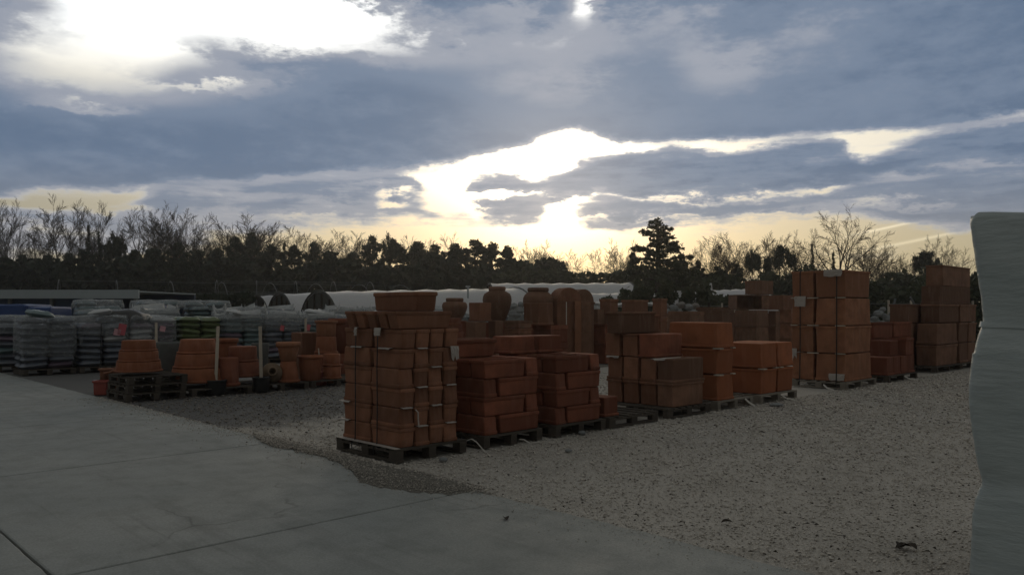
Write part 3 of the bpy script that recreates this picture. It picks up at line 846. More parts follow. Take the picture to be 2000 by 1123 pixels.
    paper('pale paper lip on the far left of the square troughs', 5.19, 1.2, .892, .26, .03, 'v', .6)

    # ---- stack 6: three tall orange boxes
    G6 = 'orange boxes in the column of three'
    pallet('grey pallet under the column of three orange boxes', 6.42, 0, 1.15, 1.2, 'pallet_grey', 'x', nslat=6)
    for k, (up, nm) in enumerate(((False, 'bottom'), (True, 'middle'), (False, 'top'))):
        planter(f'large smooth orange terracotta box, {nm} of the column of three', 6.50, .05, .146 + k*.437, .53, 1.0, .415, up, 'terra_orange', G6, .93, .10, .3, lip=.012)
    # ---- stack 7: two by two orange boxes
    G7 = 'orange boxes stacked two by two'
    pallet('grey pallet under the paired orange boxes', 7.82, 0, 1.36, 1.2, 'pallet_grey', 'x', nslat=6)
    for k in range(2):
        for b in range(2):
            planter(f'orange terracotta box, {["lower", "upper"][k]} {["left", "right"][b]} of the block of four', 7.94 + b*.625, .05, .146 + k*.462, .59, .95, .44, k == 0, 'terra_orange', G7, .94, .10, .3, lip=.012)
    SH = 'pale packing shims between the boxes'
    def shim(label, t, s, z, lx=.16, ly=.05, h=.018):
        mb = MB(); mb.box(-lx/2, lx/2, -ly/2, ly/2, 0, h)
        tag(link('packing_shim', mb.mesh('packing_shim', 'stake'), None, W(t, s, z), (0, 0, YAW + jr.uniform(-.05, .05))), label, 'shim', SH)
    shim('pale shim at near corner under the top box of the column', 6.52, .055, 1.0, .13, .13)
    shim('pale shim at right corner under the top box of the column', 6.99, .06, 1.0, .08, .06)
    shim('pale shim at near corner under the middle box of the column', 6.53, .05, .563, .12, .12)
    shim('pale shim at right corner under the middle box of the column', 6.99, .06, .563, .08, .06)
    shim('pale shim at near corner between the left pair of the four boxes', 7.98, .05, .588, .12, .12)
    shim('pale shim at inner corner between the left pair of the four boxes', 8.48, .06, .588, .12, .06)
    shim('pale shim between the right pair of the four boxes', 8.66, .06, .588, .12, .06)

    # ---- stack 8: tall strapped stack of big boxes
    G8 = 'big boxes of the tall strapped stack'
    pallet('pale grey pallet under the tall strapped box stack', 11.36, 0, 1.55, 1.2, 'pallet_grey', 'x', nslat=6)
    for k in range(4):
        nm = ['bottom', 'second', 'third', 'top'][k]
        planter(f'big terracotta box, {nm} of the near column in the tall strapped stack', 11.42, .05, .15 + k*.588, 1.40 - .03*k, .66, .566, k in (1, 3), 'terra_light', G8, .94, .09, .5, lip=.014)
        planter(f'terracotta box, {nm} of the far left column in the tall strapped stack', 11.42, .74, .15 + k*.588, 1.36, .50, .566, k in (1, 3), 'terra_light', G8, .94, .09, .5, lip=.014)
    for s_, lab, tt in ((.22, 'black strap round the near column of the tall strapped stack', 11.395), (1.02, 'black strap round the far column of the tall strapped stack', 11.395)):
        zt = .15 + 4*.588 - .015
        flat_strip('strap', [W(12.2, s_, zt), W(tt+.02, s_, zt), W(tt, s_, zt-.04), W(tt, s_, 1.5), W(tt, s_, .8), W(tt-.02, s_, .2), W(tt-.05, s_, .05)], Vd, .022, 'strap', lab, 'strap', 'black straps on the tall stack')
    ztop = .15 + 4*.588 - .012
    paper('large white paper pad under the strap at top of tall stack', 11.40, .30, ztop, .40, .17, 'v', .25)
    paper('white square paper pad on far column of tall stack', 11.395, 1.02, .15 + 3*.588 + .02, .26, .22, 'v', .05)
    paper('grey paper pad at the foot of tall stack', 11.395, .22, .30, .34, .15, 'v', .3)
    paper('torn white paper at the far left middle of tall stack', 11.39, 1.16, .80, .14, .26, 'v', .6)
    for k in range(1, 4):
        shim(f'pale shim pair on the {["lower", "middle", "upper"][k-1]} joint of tall stack, left', 11.41, .74, .15 + k*.588 - .020, .05, .24, .02)
        shim(f'pale shim by the corner on the {["lower", "middle", "upper"][k-1]} joint of tall stack', 11.43, .16, .15 + k*.588 - .020, .05, .20, .02)
        shim(f'pale shim at far end on the {["lower", "middle", "upper"][k-1]} joint of tall stack', 11.41, 1.16, .15 + k*.588 - .020, .05, .14, .02)

    # ---- stack 9: low dark stack, stack 10: big stack at the right
    G9 = 'dark troughs of the low stack right of the tall one'
    pallet('dark pallet under the low dark stack', 13.65, 0, 1.75, 1.2, 'pallet_dark', 'x')
    for b in range(4):
        planter(f'dark red trough end, bottom layer of the low dark stack, {ORD[b]} from left', 13.72 + b*.43, .06, .146, .41, .62, .41, False, 'terra_red', G9, .93, .12)
    planter('dark red trough across the middle layer of the low dark stack', 14.92, .08, .56, .52, .62, .40, True, 'terra_red', G9, .95, .14)
    planter('dark red trough left of the one across the low dark stack', 14.30, .22, .56, .56, .48, .36, False, 'terra_red', G9, .95, .12)
    pallet('dark pallet between the low dark stack and large right stack', 14.7, .74, 2.6, .8, 'pallet_dark', 'x', nslat=5)
    for b in range(2):
        planter(f'dark support box {["left", "right"][b]} behind the low dark stack', 14.75 + b*1.28, .78, .146, 1.24, .5, .80, False, 'terra_red', G9, .95, .08)
        planter(f'rimmed dark trough {["left", "right"][b]} of the pair behind the low dark stack', 14.75 + b*1.28, .78, .95, 1.24, .5, .38, True, 'terra_red', G9, .95, .14)
    G10 = 'brown boxes of the large stack at the right'
    pallet('dark pallet under the large stack at the right', 17.5, .24, 2.0, 1.2, 'pallet_dark', 'x', nslat=8)
    pallet('dark pallet at the far end of the large right stack', 19.55, .24, 1.8, 1.2, 'pallet_dark', 'x', nslat=6)
    for k in range(2):
        planter(f'brown rounded box, {["bottom", "second"][k]} layer at the near end of the large right stack', 17.72, .30, .15 + k*.575, 1.66, .54, .555, k == 0, 'terra_dull', G10, .93, .12)
        for b in range(2):
            planter(f'brown box, {["bottom", "second"][k]} layer, {["left", "right"][b]} of the pair by the white wrapped load', 19.60 + b*.78, .30, .15 + k*.575, .74, .85, .555, k == 1, 'terra_dull', G10, .93, .12)
    planter('tall plain box hidden behind the large right stack', 17.4, .92, .15, 2.1, .5, 1.13, False, 'terra_dull', G10, .96, .07)
    planter('long brown trough, third layer at the left of the large right stack', 17.3, .90, 1.30, 2.25, .5, .50, True, 'terra_dull', G10, .96, .12)
    planter('brown box, third layer, middle of the large right stack', 18.05, .34, 1.302, 1.62, .5, .50, True, 'terra_dull', G10, .96, .12)
    planter('brown box, third layer, right of the large right stack', 19.72, .34, 1.302, 1.5, .6, .50, True, 'terra_dull', G10, .96, .12)
    planter('broad brown box, fourth layer of the large right stack', 18.35, .42, 1.805, 2.6, .50, .50, False, 'terra_dull', G10, .97, .10)
    planter('broad dark box, topmost of the large right stack', 18.50, .44, 2.308, 2.6, .46, .57, True, 'terra_dull', G10, .97, .08)

    # ================================================================== round pots, urns and the row across the aisle
    def revolve(name, label, cat, loc, prof, mat, group=None, rimprof=None, n=28, rot=(0, 0, 0), cap0=True, cap1=False):
        mb = MB(); mb.lathe(prof, n, cap0, cap1)
        o = link(name, mb.mesh(name, mat, True), None, loc, rot)
        if rimprof:
            m2 = MB(); m2.lathe(rimprof, n)
            link('rim', m2.mesh('rim', mat, True), o)
        tag(o, label, cat, group)
        return o
    def cone_pot(label, x, y, z, r_rim, r_base, h, up, mat='terra_pot', group=None, band=.16):
        b = h*band
        if up:
            prof = [(0.001, 0), (r_base, 0), (r_base+.012, .012), (r_rim-.03, h-b), (r_rim-.03, h-.01), (r_rim-.06, h-.01), (r_base-.03, .05), (.001, .05)]
            rp = [(r_rim-.032, h-b), (r_rim, h-b+.01), (r_rim, h-.01), (r_rim-.012, h), (r_rim-.05, h), (r_rim-.055, h-b)]
        else:
            prof = [(r_rim-.06, 0), (r_rim-.032, .002), (r_rim-.03, b), (r_base+.012, h-.014), (r_base, h), (.001, h)]
            rp = [(r_rim-.05, .001), (r_rim-.012, .001), (r_rim, .012), (r_rim, b-.01), (r_rim-.032, b)]
        return revolve('round_pot', label, 'pot', (x, y, z), prof, mat, group, rp, cap0=False)
    SL = 8.6   # middle of the row across the aisle
    def on_row(px, s=SL):
        t = t_at(px, s); return W(t, s)
    def zpx(p, py): return EYE - (py - HOR) / F * p.y
    def wpx(p, dpx): return dpx / F * p.y
    GP = 'upturned round terracotta pots across the aisle'
    # three pallets piled under the first pot stack
    for k in range(3):
        pallet(f'dark pallet, {["bottom", "middle", "top"][k]} of the pile of three at the concrete edge', -.15 + .02*k, 7.95, 1.05, 1.1, 'pallet_dark', 'x', z=k*.150, nslat=6)
    def pot_pile(px, base_y, top_y, w_base, w_top, n, s, where, mat='terra_pot'):
        p = on_row(px, s); z0, z1 = zpx(p, base_y), zpx(p, top_y)
        R0, R1 = wpx(p, w_base)/2, wpx(p, w_top)/2
        hs = (z1 - z0)/n
        for k in range(n):
            ra = R0 + (R1-R0)*k/n; rb = R0 + (R1-R0)*(k+.95)/n - .012
            cone_pot(f'upturned round terracotta pot, {["bottom", "second", "third", "fourth"][k] if k < n-1 else "top"} of {where}', p.x, p.y, z0 + k*hs, ra, rb, hs-.002, False, mat, GP, .14 if k else .2)
    pot_pile(271, 725, 664, 88, 60, 3, 8.45, 'the pile on three pallets')
    pallet('dark pallet under the second pile of round pots', 1.02, 7.95, 1.2, 1.2, 'pallet_dark', 'x')
    pot_pile(386, 745, 662, 106, 62, 3, 8.55, 'the broad pile behind the leaning stake')
    pallet('dark pallet under the third pile of round pots', 2.28, 7.95, 1.2, 1.2, 'pallet_dark', 'x')
    pot_pile(474, 735, 676, 68, 52, 2, 8.5, 'the low pile between two stakes', 'terra_red')
    p = on_row(437, 9.3)
    cone_pot('tall round terracotta pot standing behind the leaning stake', p.x, p.y, .146, .30, .24, zpx(p, 661)-.146, True, 'terra_pot', None, .1)
    p = on_row(447, 8.2)
    cone_pot('plain round pot tucked between the second and third piles', p.x, p.y, .146, .22, .17, zpx(p, 698)-.146, False, 'terra_red', None, .12)
    # grey stone tubs behind
    for px, s_, y0, w_, lab in ((330, 9.6, 668, 52, 'grey stone tub between the first two pot piles'), (508, 9.4, 670, 34, 'grey stone slab standing behind the second stake')):
        p = on_row(px, s_); h = zpx(p, y0); R = wpx(p, w_)/2
        revolve('stone_tub', lab, 'tub', (p.x, p.y, 0), [(.001, 0), (R*.55, 0), (R*.62, .03), (R*.95, h*.8), (R, h*.97), (R*.97, h), (R*.86, h), (R*.5, .1), (.001, .1)], 'stone', 'grey stone tubs')
    # jar lying on its side
    pallet('dark pallet under the tipped jar and hourglass pots', 3.55, 7.95, 1.3, 1.2, 'pallet_dark', 'x')
    p = on_row(531, 8.15)
    R = wpx(p, 44)/2*.92
    jar = revolve('clay_jar', 'olive brown clay jar tipped on its side with a round mouth facing out', 'jar', (p.x, p.y, .146 + R*.98),
                  [(.001, -R*1.15), (R*.45, -R*1.1), (R*.85, -R*.65), (R, -R*.1), (R*.93, R*.4), (R*.7, R*.75), (R*.42, R*.92), (R*.40, R*1.0), (R*.34, R*1.0), (R*.33, R*.8), (.001, R*.2)], 'olive_clay', None, None, 28, (math.radians(78), math.radians(8), math.radians(18)))
    mb = MB(); mb.lathe([(R*.30, 0), (R*.43, 0), (R*.45, .02), (R*.42, .035), (R*.32, .035), (R*.30, 0)], 24)
    link('mouth_rim', mb.mesh('mouth_rim', 'olive_clay', True), jar, (0, 0, R*.97))
    # hourglass pair: one pot upside down with another standing on it
    p = on_row(563, 8.15)
    zb, zm, zt_ = .146, zpx(p, 705), zpx(p, 668)
    cone_pot('upturned lower pot of the hourglass pair beside the tipped jar', p.x, p.y, zb, wpx(p, 46)/2, wpx(p, 27)/2, zm-zb, False, 'terra_pot', None, .13)
    cone_pot('upright upper pot of the hourglass pair beside the tipped jar', p.x, p.y, zm+.002, wpx(p, 47)/2, wpx(p, 27)/2, zt_-zm, True, 'terra_light', None, .25)
    pallet('dark pallet under the tall pile of wide pots', 4.95, 7.95, 1.4, 1.2, 'pallet_dark', 'x')
    p = on_row(606, 8.2)
    cone_pot('wide upright terracotta pot with a paper tag behind the red bucket', p.x, p.y, .146, wpx(p, 50)/2, wpx(p, 36)/2, zpx(p, 694)-.146, True, 'terra_pot', None, .12)
    p = on_row(648, 8.25)
    for k in range(2):
        z0 = .146 + k*(zpx(p, 690)-.146)/2
        cone_pot(f'upturned wide pot, {["lower", "upper"][k]} of the pair left of the front stack', p.x, p.y, z0, wpx(p, 40-3*k)/2, wpx(p, 33-3*k)/2, (zpx(p, 690)-.146)/2-.003, False, 'terra_pot', None, .16)
    p = on_row(637, 8.9)
    z0 = zpx(p, 690)
    cone_pot('support pot hidden under the tall hourglass of wide pots', p.x, p.y, .0, wpx(p, 46)/2, wpx(p, 44)/2, z0, False, 'terra_red', None, .1)
    cone_pot('upturned wide pot below the tall pot left of the front stack', p.x, p.y, z0+.002, wpx(p, 46)/2, wpx(p, 36)/2, zpx(p, 657)-z0, False, 'terra_pot', None, .14)
    cone_pot('tall pot with a thick rim, topmost left of the front stack', p.x, p.y, zpx(p, 657)+.004, wpx(p, 44)/2, wpx(p, 34)/2, zpx(p, 626)-zpx(p, 657), True, 'terra_light', None, .2)
    p = on_row(606, 9.2)
    planter('brown square box behind the wide pots, paper on its top', *ts_of(p.x-.2, p.y), 0, .5, .5, zpx(p, 650), False, 'terra_brown', None, .96, .06)
    p = on_row(665, 9.4)
    cone_pot('rim of a red round pot peeking left of the front stack', p.x, p.y, zpx(p, 690), wpx(p, 48)/2, wpx(p, 36)/2, zpx(p, 622)-zpx(p, 690), True, 'terra_red', None, .15)
    cone_pot('upturned pot under the peeking red pot', p.x, p.y, 0, wpx(p, 48)/2, wpx(p, 40)/2, zpx(p, 690), False, 'terra_red', None, .1)

    # small pots by the concrete edge
    g = gnd(190, 772)
    def square_pot(label, x, y, w_, h, mat, yaw):
        t, s = ts_of(x, y)
        return planter(label, t - w_/2, s - w_/2, 0.0, w_, w_, h, True, mat, None, .82, .16, 0, yaw, 'square_pot')
    square_pot('small square red pot at the corner of the concrete by pallets', g.x + .02, g.y + .14, .28, .28, 'red_plastic', math.radians(8))
    square_pot('dark square pot tucked left of the small red pot', g.x - .16, g.y + .38, .22, .26, 'black_plastic', math.radians(20))
    for k, (dx, dy, lab) in enumerate(((-.05, .36, 'round terracotta pot piled behind the small square red pot, left'), (.16, .32, 'round terracotta pot tipped behind the small square red pot, right'))):
        o = cone_pot(lab, g.x + dx, g.y + dy + .1, .25, .16, .11, .24, True, 'terra_brown', None, .2)
        o.rotation_euler = (.25*k, -.3*k, 0)
        cone_pot(f'upturned clay pot holding up the {["left", "right"][k]} small round pot', g.x + dx, g.y + dy + .12, 0, .15, .12, .25, False, 'terra_brown', None, .2)

    # stakes in buckets
    def bucket(label, px, base_y, w_, h_px, mat, stake_top=None, stake_label=None, sw=.055):
        g = gnd(px, base_y); R = wpx(g, w_)/2; h = wpx(g, h_px); y = g.y + R
        revolve('plant_bucket', label, 'bucket', (g.x, y, 0), [(.001, 0), (R*.86, 0), (R*.9, .02), (R, h*.86), (R, h*.87), (R*.94, h), (R*.88, h), (R*.86, h*.88), (.001, h*.86)], mat, 'buckets weighting the stakes',
                [(R*1.0, h*.86), (R*1.06, h*.87), (R*1.06, h*.99), (R*1.0, h*1.0), (R*.92, h*1.0)])
        if stake_top:
            tip = at(*stake_top, y + .05)
            mb = MB()
            d_ = tip - Vector((g.x, y, h*.5)); w2 = sw/2
            rings = []
            for f in (0, .5, 1):
                c = d_*f; rings.append([c + Vector((-w2, -.012, 0)), c + Vector((w2, -.012, 0)), c + Vector((w2, .012, 0)), c + Vector((-w2, .012, 0))])
            mb.loops(rings, True, True, True)
            tag(link('wooden_stake', mb.mesh('wooden_stake', 'stake'), None, (g.x, y, h*.87)), stake_label, 'stake', 'stakes in buckets')
    bucket('black bucket holding the leaning stake', 414, 773, 40, 30, 'black_plastic', (426, 648), 'pale stake leaning to the right out of a black bucket')
    bucket('black bucket holding the upright stake', 505, 767, 33, 30, 'black_plastic', (508, 648), 'pale upright stake in the right hand black bucket', .06)
    bucket('red plastic bucket on the gravel left of the front stack', 623, 753, 27, 27, 'red_plastic', (622, 690), 'thin brown stake in the red bucket', .02)
    for px, py, lab in ((180, 640, 'dark thin post standing by the small red pot'), ):
        p = gnd(196, 752)
        mb = MB(); mb.tube([(0, 0, 0), (.02, 0, zpx(p, 632))], .012, 5)
        tag(link('thin_post', mb.mesh('thin_post', 'black_plastic'), None, p), lab, 'post')
    for px, ybase, ytop, s_, lab in ((597, 690, 622, 10.6, 'pale post standing among the bag pallets'), (305, 690, 630, 11.5, 'thin grey post behind the first pot pile')):
        p = on_row(px, s_); mb = MB(); mb.tube([(0, 0, 0), (0, 0, zpx(p, ytop))], .028, 6)
        tag(link('thin_post', mb.mesh('thin_post', 'stake'), None, p), lab, 'post')

    # ---- urns and boxes farther along the row
    def urn(label, px, y_rim, y_rim2, w_rim, w_body, y_bot, s):
        p = on_row(px, s); zt2 = zpx(p, y_rim); zr = zpx(p, y_rim2); zb2 = zpx(p, y_bot)
        R = wpx(p, w_body)/2; rr = wpx(p, w_rim)/2; h = zt2 - zb2; hr = zt2 - zr
        prof = [(.001, 0), (R*.52, 0), (R*.55, .02), (R*.80, h*.28), (R*.96, h*.50), (R, h*.62), (R*.985, h*.66), (R*.97, h*.72), (R*.88, h*.80), (rr*.93, h-hr), (rr*.88, h-hr*.2), (rr*.7, h-hr*.2), (R*.6, h*.4), (.001, h*.3)]
        rim = [(rr*.9, h-hr), (rr*.99, h-hr*.92), (rr*1.03, h-hr*.5), (rr*.99, h-hr*.08), (rr*.9, h), (rr*.78, h), (rr*.74, h-hr*.6)]
        return revolve('terracotta_urn', label, 'urn', (p.x, p.y, zb2), prof, 'terra_dull', 'big bellied urns behind the stacks', rim)
    def box_at(label, px0, px1, y_top, y_bot, s, mat='terra_brown', up=False, ratio=1.0, taper=.95, rim=.10, group=None):
        """square-set box in the far row; px0, px1 = its outline in view"""
        c = on_row((px0+px1)/2, s)
        w_ = wpx(c, px1-px0)
        lx = w_/(.7193 + .6947*ratio)*1.0
        ly = lx*ratio
        t, s2 = ts_of(c.x, c.y)
        return planter(label, t - lx/2, s2 - ly/2, zpx(c, y_bot), lx, ly, zpx(c, y_top) - zpx(c, y_bot), up, mat, group, taper, rim, .6)
    GB = 'boxes and planters in the far row'
    def ground_y(px, s): return HOR + EYE*F/on_row(px, s).y
    # supports and fronts, from left to right behind the first stacks
    urn('left and lowest bellied urn, beside the front stack top', 888, 582, 589, 34, 50, 626, 9.3)
    urn('middle and tallest bellied urn behind the second stack', 971, 560, 568, 33, 57, 629, 9.2)
    urn('right bellied urn half hidden behind a square box', 1051, 562, 570, 41, 60, 632, 9.2)
    def pile(labels, px0, px1, ys, s, mat, **kw):
        for lab, a, b in zip(labels, ys[:-1], ys[1:]):
            box_at(lab, px0, px1, b, a, s, mat, **kw)
    pile(['hidden lower box carrying the left urn', 'box carrying the left urn'], 862, 914, [ground_y(888, 9.3), 680, 626.5], 9.3, 'terra_red')
    pile(['hidden lower box carrying the middle urn', 'box carrying the middle urn'], 945, 1000, [ground_y(971, 9.2), 680, 629.5], 9.2, 'terra_red')
    pile(['hidden lower box carrying the right urn', 'box carrying the right urn'], 1022, 1082, [ground_y(1051, 9.2), 680, 632.5], 9.2, 'terra_red')
    box_at('square brown box standing in front of the middle urn', 914, 961, 591, 627, 8.35, 'terra_brown')
    pile(['lower box below the left dark box', 'dark box left of the pair under the square brown box'], 908, 951, [ground_y(930, 8.35), 662, 628], 8.35, 'terra_dull')
    pile(['lower box below the right dark box', 'dark box right of the pair under the square brown box'], 953, 984, [ground_y(968, 8.35), 662, 626], 8.35, 'terra_dull')
    p = on_row(884, 8.2)
    for k, (ya, yb) in enumerate(((ground_y(884, 8.2), 665), (665, 648), (648, 635), (635, 621))):
        cone_pot(f'low red round pot, {["bottom", "second", "third", "top"][k]} of the pile right of the front stack', p.x, p.y, zpx(p, ya), wpx(p, 50 - 5*k)/2, wpx(p, 47 - 5*k)/2, zpx(p, yb)-zpx(p, ya)-.003, False, 'terra_red', None, .3)
    box_at('square brown box with a pale top edge in front of the right urn', 1021, 1082, 592, 634, 8.35, 'terra_brown')
    for k, (a, b) in enumerate(((ground_y(1000, 8.3), 668), (667, 653), (652, 641), (640, 626))):
        box_at(f'shallow brown trough, {["bottom", "second", "third", "top"][k]} of the flat pile between the urns', 983, 1040, b, a, 8.3, 'terra_brown' if k < 3 else 'terra_dull', True, 1.1, .93, .35)
    pile(['lower trough beneath the wide rimmed trough', 'wide rimmed trough under the square box and arch'], 1040, 1110, [ground_y(1075, 8.3), 668, 635], 8.3, 'terra_red', up=True, rim=.25)
    # arched niches strapped upright on a pallet
    def arch(label, px0, px1, y_spring, y_top, y_bot, s, depth, mat):
        c = on_row((px0+px1)/2, s); w_ = wpx(c, px1-px0)/.78; zb = max(0, zpx(c, y_bot)); zs = zpx(c, y_spring); zt3 = zpx(c, y_top)
        prof = [(-w_/2, 0), (w_/2, 0), (w_/2, zs-zb)]
        for i in range(1, 13):
            a = math.pi*i/13
            prof.append((w_/2*math.cos(a), zs-zb+(zt3-zs)*math.sin(a)))
        prof.append((-w_/2, zs-zb))
        mb = MB(); mb.loops([[(x, -depth/2, z) for x, z in prof], [(x, depth/2, z) for x, z in prof]], True, True, True)
        o = link('arched_niche', mb.mesh('arched_niche', mat), None, (c.x, c.y, zb), (0, 0, YAW - math.radians(18)))
        mb = MB(); inner = [(x*.72, (z-.05)*.86+.08) for x, z in prof]
        mb.loops([[(x, -depth/2-.015, z) for x, z in inner], [(x*.96, -depth/2-.003, z) for x, z in inner]], True, True, False)
        link('niche_panel', mb.mesh('niche_panel', mat), o)
        mb = MB(); mb.box(-w_/2-.03, w_/2+.03, -depth/2-.03, depth/2+.03, zs-zb-.03, zs-zb+.03)
        link('moulding', mb.mesh('moulding', mat), o)
        tag(o, label, 'niche', 'arched niches on end')
    arch('left wide arched terracotta niche standing on end beside the right urn', 1083, 1125, 590, 562, 705, 8.7, .5, 'terra_brown')
    arch('right narrower arched terracotta niche standing on end', 1115, 1150, 592, 565, 705, 9.1, .5, 'terra_dull')
    for px, a, b, lab, mt in ((1128, 588, 692, 'tall corner board of the arched niche crate, left', 'terra_light'), (1144, 590, 692, 'tall dark slab beside the arched niches', 'terra_dull')):
        c = on_row(px, 8.3); w_ = wpx(c, 12 if px < 1130 else 20)
        mb = MB(); mb.box(-w_/2, w_/2, -.05, .05, 0, zpx(c, a))
        tag(link('upright_board', mb.mesh('upright_board', mt), None, (c.x, c.y, 0), (0, 0, .1)), lab, 'board')
    c = on_row(1107, 8.25)
    mb = MB(); mb.tube([(0, 0, zpx(c, 590)), (0, -.01, zpx(c, 634))], .012, 5)
    tag(link('strap', mb.mesh('strap', 'rope'), None, (c.x-.02, c.y-.12, 0)), 'pale strap down the front of the arched niches', 'strap')
    pile(['dark box low between the niches and the brown trough', 'dark box with a pale edge between the niches and brown trough'], 1156, 1204, [ground_y(1180, 8.7), 670, 633], 8.7, 'terra_red', up=True)
    box_at('dark box set back between the niches and brown trough', 1150, 1182, 604, 633, 9.1, 'terra_dull')
    pile(['hidden box carrying the tapered box', 'tall tapered brown box left of the big trough'], 1170, 1209, [ground_y(1190, 9.0), 636, 584], 9.0, 'terra_brown', up=True, taper=.88, rim=.1)
    pile(['hidden box carrying the back trough', 'long brown trough behind the big rolled rim trough'], 1212, 1268, [ground_y(1240, 9.2), 625, 586], 9.2, 'terra_brown', up=True, ratio=.7)
    pile(['hidden box carrying the right back box', 'square brown box behind, right of the long back trough'], 1273, 1304, [ground_y(1290, 9.0), 618, 583], 9.0, 'terra_brown', up=True, rim=.12)
    pile(['lower trough behind the orange column', 'rimmed trough peeking over the orange column, left'], 1304, 1376, [ground_y(1340, 8.8), 640, 608], 8.8, 'terra_dull', up=True, rim=.2)
    pile(['lower trough right behind the orange column', 'rimmed trough peeking over the orange column, right'], 1372, 1434, [ground_y(1400, 8.8), 640, 605], 8.8, 'terra_dull', up=True, rim=.2)
    box_at('thin long trough lid lying behind the orange column', 1356, 1430, 601, 607, 9.6, 'terra_dull', True, .6)
    pile(['hidden lower box behind the orange block', 'grey brown box behind the block of four orange boxes, lower', 'wide grey brown box behind the block of four orange boxes'], 1434, 1502, [ground_y(1470, 8.6), 672, 638, 606], 8.6, 'terra_dull', rim=.14)
    pile(['hidden lower box left of the tall stack', 'narrow brown box left of the tall stack, lower', 'narrow brown box left of the tall stack'], 1500, 1524, [ground_y(1512, 8.4), 672, 637, 607], 8.4, 'terra_dull')
    pile(['hidden dark box by the tall stack', 'dark box tucked against the tall stack, lower', 'dark box tucked against the tall stack'], 1522, 1556, [ground_y(1540, 8.9), 660, 632, 604], 8.9, 'terra_brown')
    for k, (a, b, yt) in enumerate(((1300, 1372, 612), (1370, 1440, 610), (1438, 1508, 612), (1505, 1570, 610))):  # boxes added to block the bright gaps between the far row boxes
        pile(['hidden lower box at the back of the far row, %s from left' % ORD[k], 'dull box half hidden at the back of the far row, %s from left' % ORD[k]], a, b, [ground_y((a+b)/2, 10.4), 650, yt], 10.4, 'terra_dull')
    # open box on its side
    c = on_row(1462, 8.9)
    w_ = wpx(c, 66); h_ = zpx(c, 576) - zpx(c, 605)
    ob = empty('open_box', (c.x, c.y, zpx(c, 605)), math.radians(6))
    for nm, b in (('top_panel', (-w_/2, w_/2, -.4, .4, h_-.05, h_)), ('bottom_panel', (-w_/2, w_/2, -.4, .4, 0, .05)), ('side_panel', (-w_/2, -w_/2+.05, -.4, .4, .05, h_-.05)), ('side_panel', (w_/2-.30, w_/2, -.4, .4, .05, h_-.05)), ('back_panel', (-w_/2+.05, w_/2-.30, .34, .4, .05, h_-.05))):
        mb = MB(); mb.box(*b); link(nm, mb.mesh(nm, 'terra_dull'), ob)
    tag(ob, 'open brown box on its side with a dark hollow behind the orange boxes', 'box')
    box_at('plain brown box on top of the open hollow box', 1453, 1512, 549, 575, 9.0, 'terra_dull', False, .8, .97, .05)
    box_at('brown box beside the open hollow box against the tall stack', 1496, 1550, 577, 605, 9.3, 'terra_brown', False, .9, .97, .06)
    for t0 in (6.5, 8.0, 9.5, 11.2, 12.7, 14.6):
        pallet(f'dark pallet in the far row, {ORD[int((t0-6.4)/1.45)]} of those behind the front stacks', t0, 7.8, 1.3, .9, 'pallet_dark', 'x', nslat=5, group='pallets of the far row', z=-.16)

    # ================================================================== compost bags on pallets
    BAGM = {}
    def bag_mesh(k, mat):
        if (k, mat) in BAGM: return BAGM[(k, mat)]
        r = random.Random(40 + k); nx, ny = 13, 9
        Lx, Ly, Hz = .59, .50, .165
        ph = [r.uniform(0, 6.28) for _ in range(6)]
        mb = MB(); top = []; bot = []
        for i in range(nx):
            for j in range(ny):
                a = 2*i/(nx-1)-1; b = 2*j/(ny-1)-1
                e = max(0, (1-abs(a)**4)*(1-abs(b)**4))**.42
                wob = .014*math.sin(5*a+ph[0])*math.cos(4*b+ph[1]) + .010*math.sin(9*a+ph[2]+3*b)
                x = a*Lx/2*(1-.05*abs(b)**3); y = b*Ly/2*(1-.05*abs(a)**3)
                top.append((x, y, Hz*.5 + Hz*.56*e + wob*e)); bot.append((x, y, Hz*.5 - Hz*.5*e))
        b0 = len(top); mb.v = top + bot
        for i in range(nx-1):
            for j in range(ny-1):
                q = i*ny+j
                mb.f.append((q, q+ny, q+ny+1, q+1)); mb.f.append((b0+q, b0+q+1, b0+q+ny+1, b0+q+ny))
        BAGM[(k, mat)] = mb.mesh('bag', mat, True)
        return BAGM[(k, mat)]
    FILMM = {}
    def film_mesh(k, lx, ly, drop, crest, mat):
        r = random.Random(90 + k); mb = MB()
        n = 44; rings = []
        ph = [r.uniform(0, 6.28) for _ in range(8)]
        def outline(scale, z, amp, zamp):
            o = []
            base = rrect(lx*scale, ly*scale, .10, 0, 10)
            for i, (x, y, _) in enumerate(base):
                a = i/len(base)*2*math.pi
                q = 1 + amp*(math.sin(7*a+ph[0]) + .7*math.sin(13*a+ph[1]) + .5*math.sin(23*a+ph[2]))
                o.append((x*q, y*q, z + zamp*(math.sin(5*a+ph[3]) + .8*math.sin(17*a+ph[4]) + r.uniform(-.7, .7))))
            return o
        rings.append(outline(1.03, -drop, .012, .10*min(1, drop*2)))
        rings.append(outline(1.035, -drop*.6, .012, .02))
        rings.append(outline(1.02, -.10, .010, .015))
        rings.append(outline(.98, .01, .008, .02))
        if crest:
            rings.append(outline(.97, crest, .03, crest*.75)); rings.append(outline(.90, .03, .02, .02))
        rings.append(outline(.6, .035, .02, .02)); rings.append(outline(.25, .03, .02, .02))
        mb.loops(rings, True, False, True)
        return mb.mesh('film_hood', mat, True)
    br = random.Random(21)
    BOARD = {}
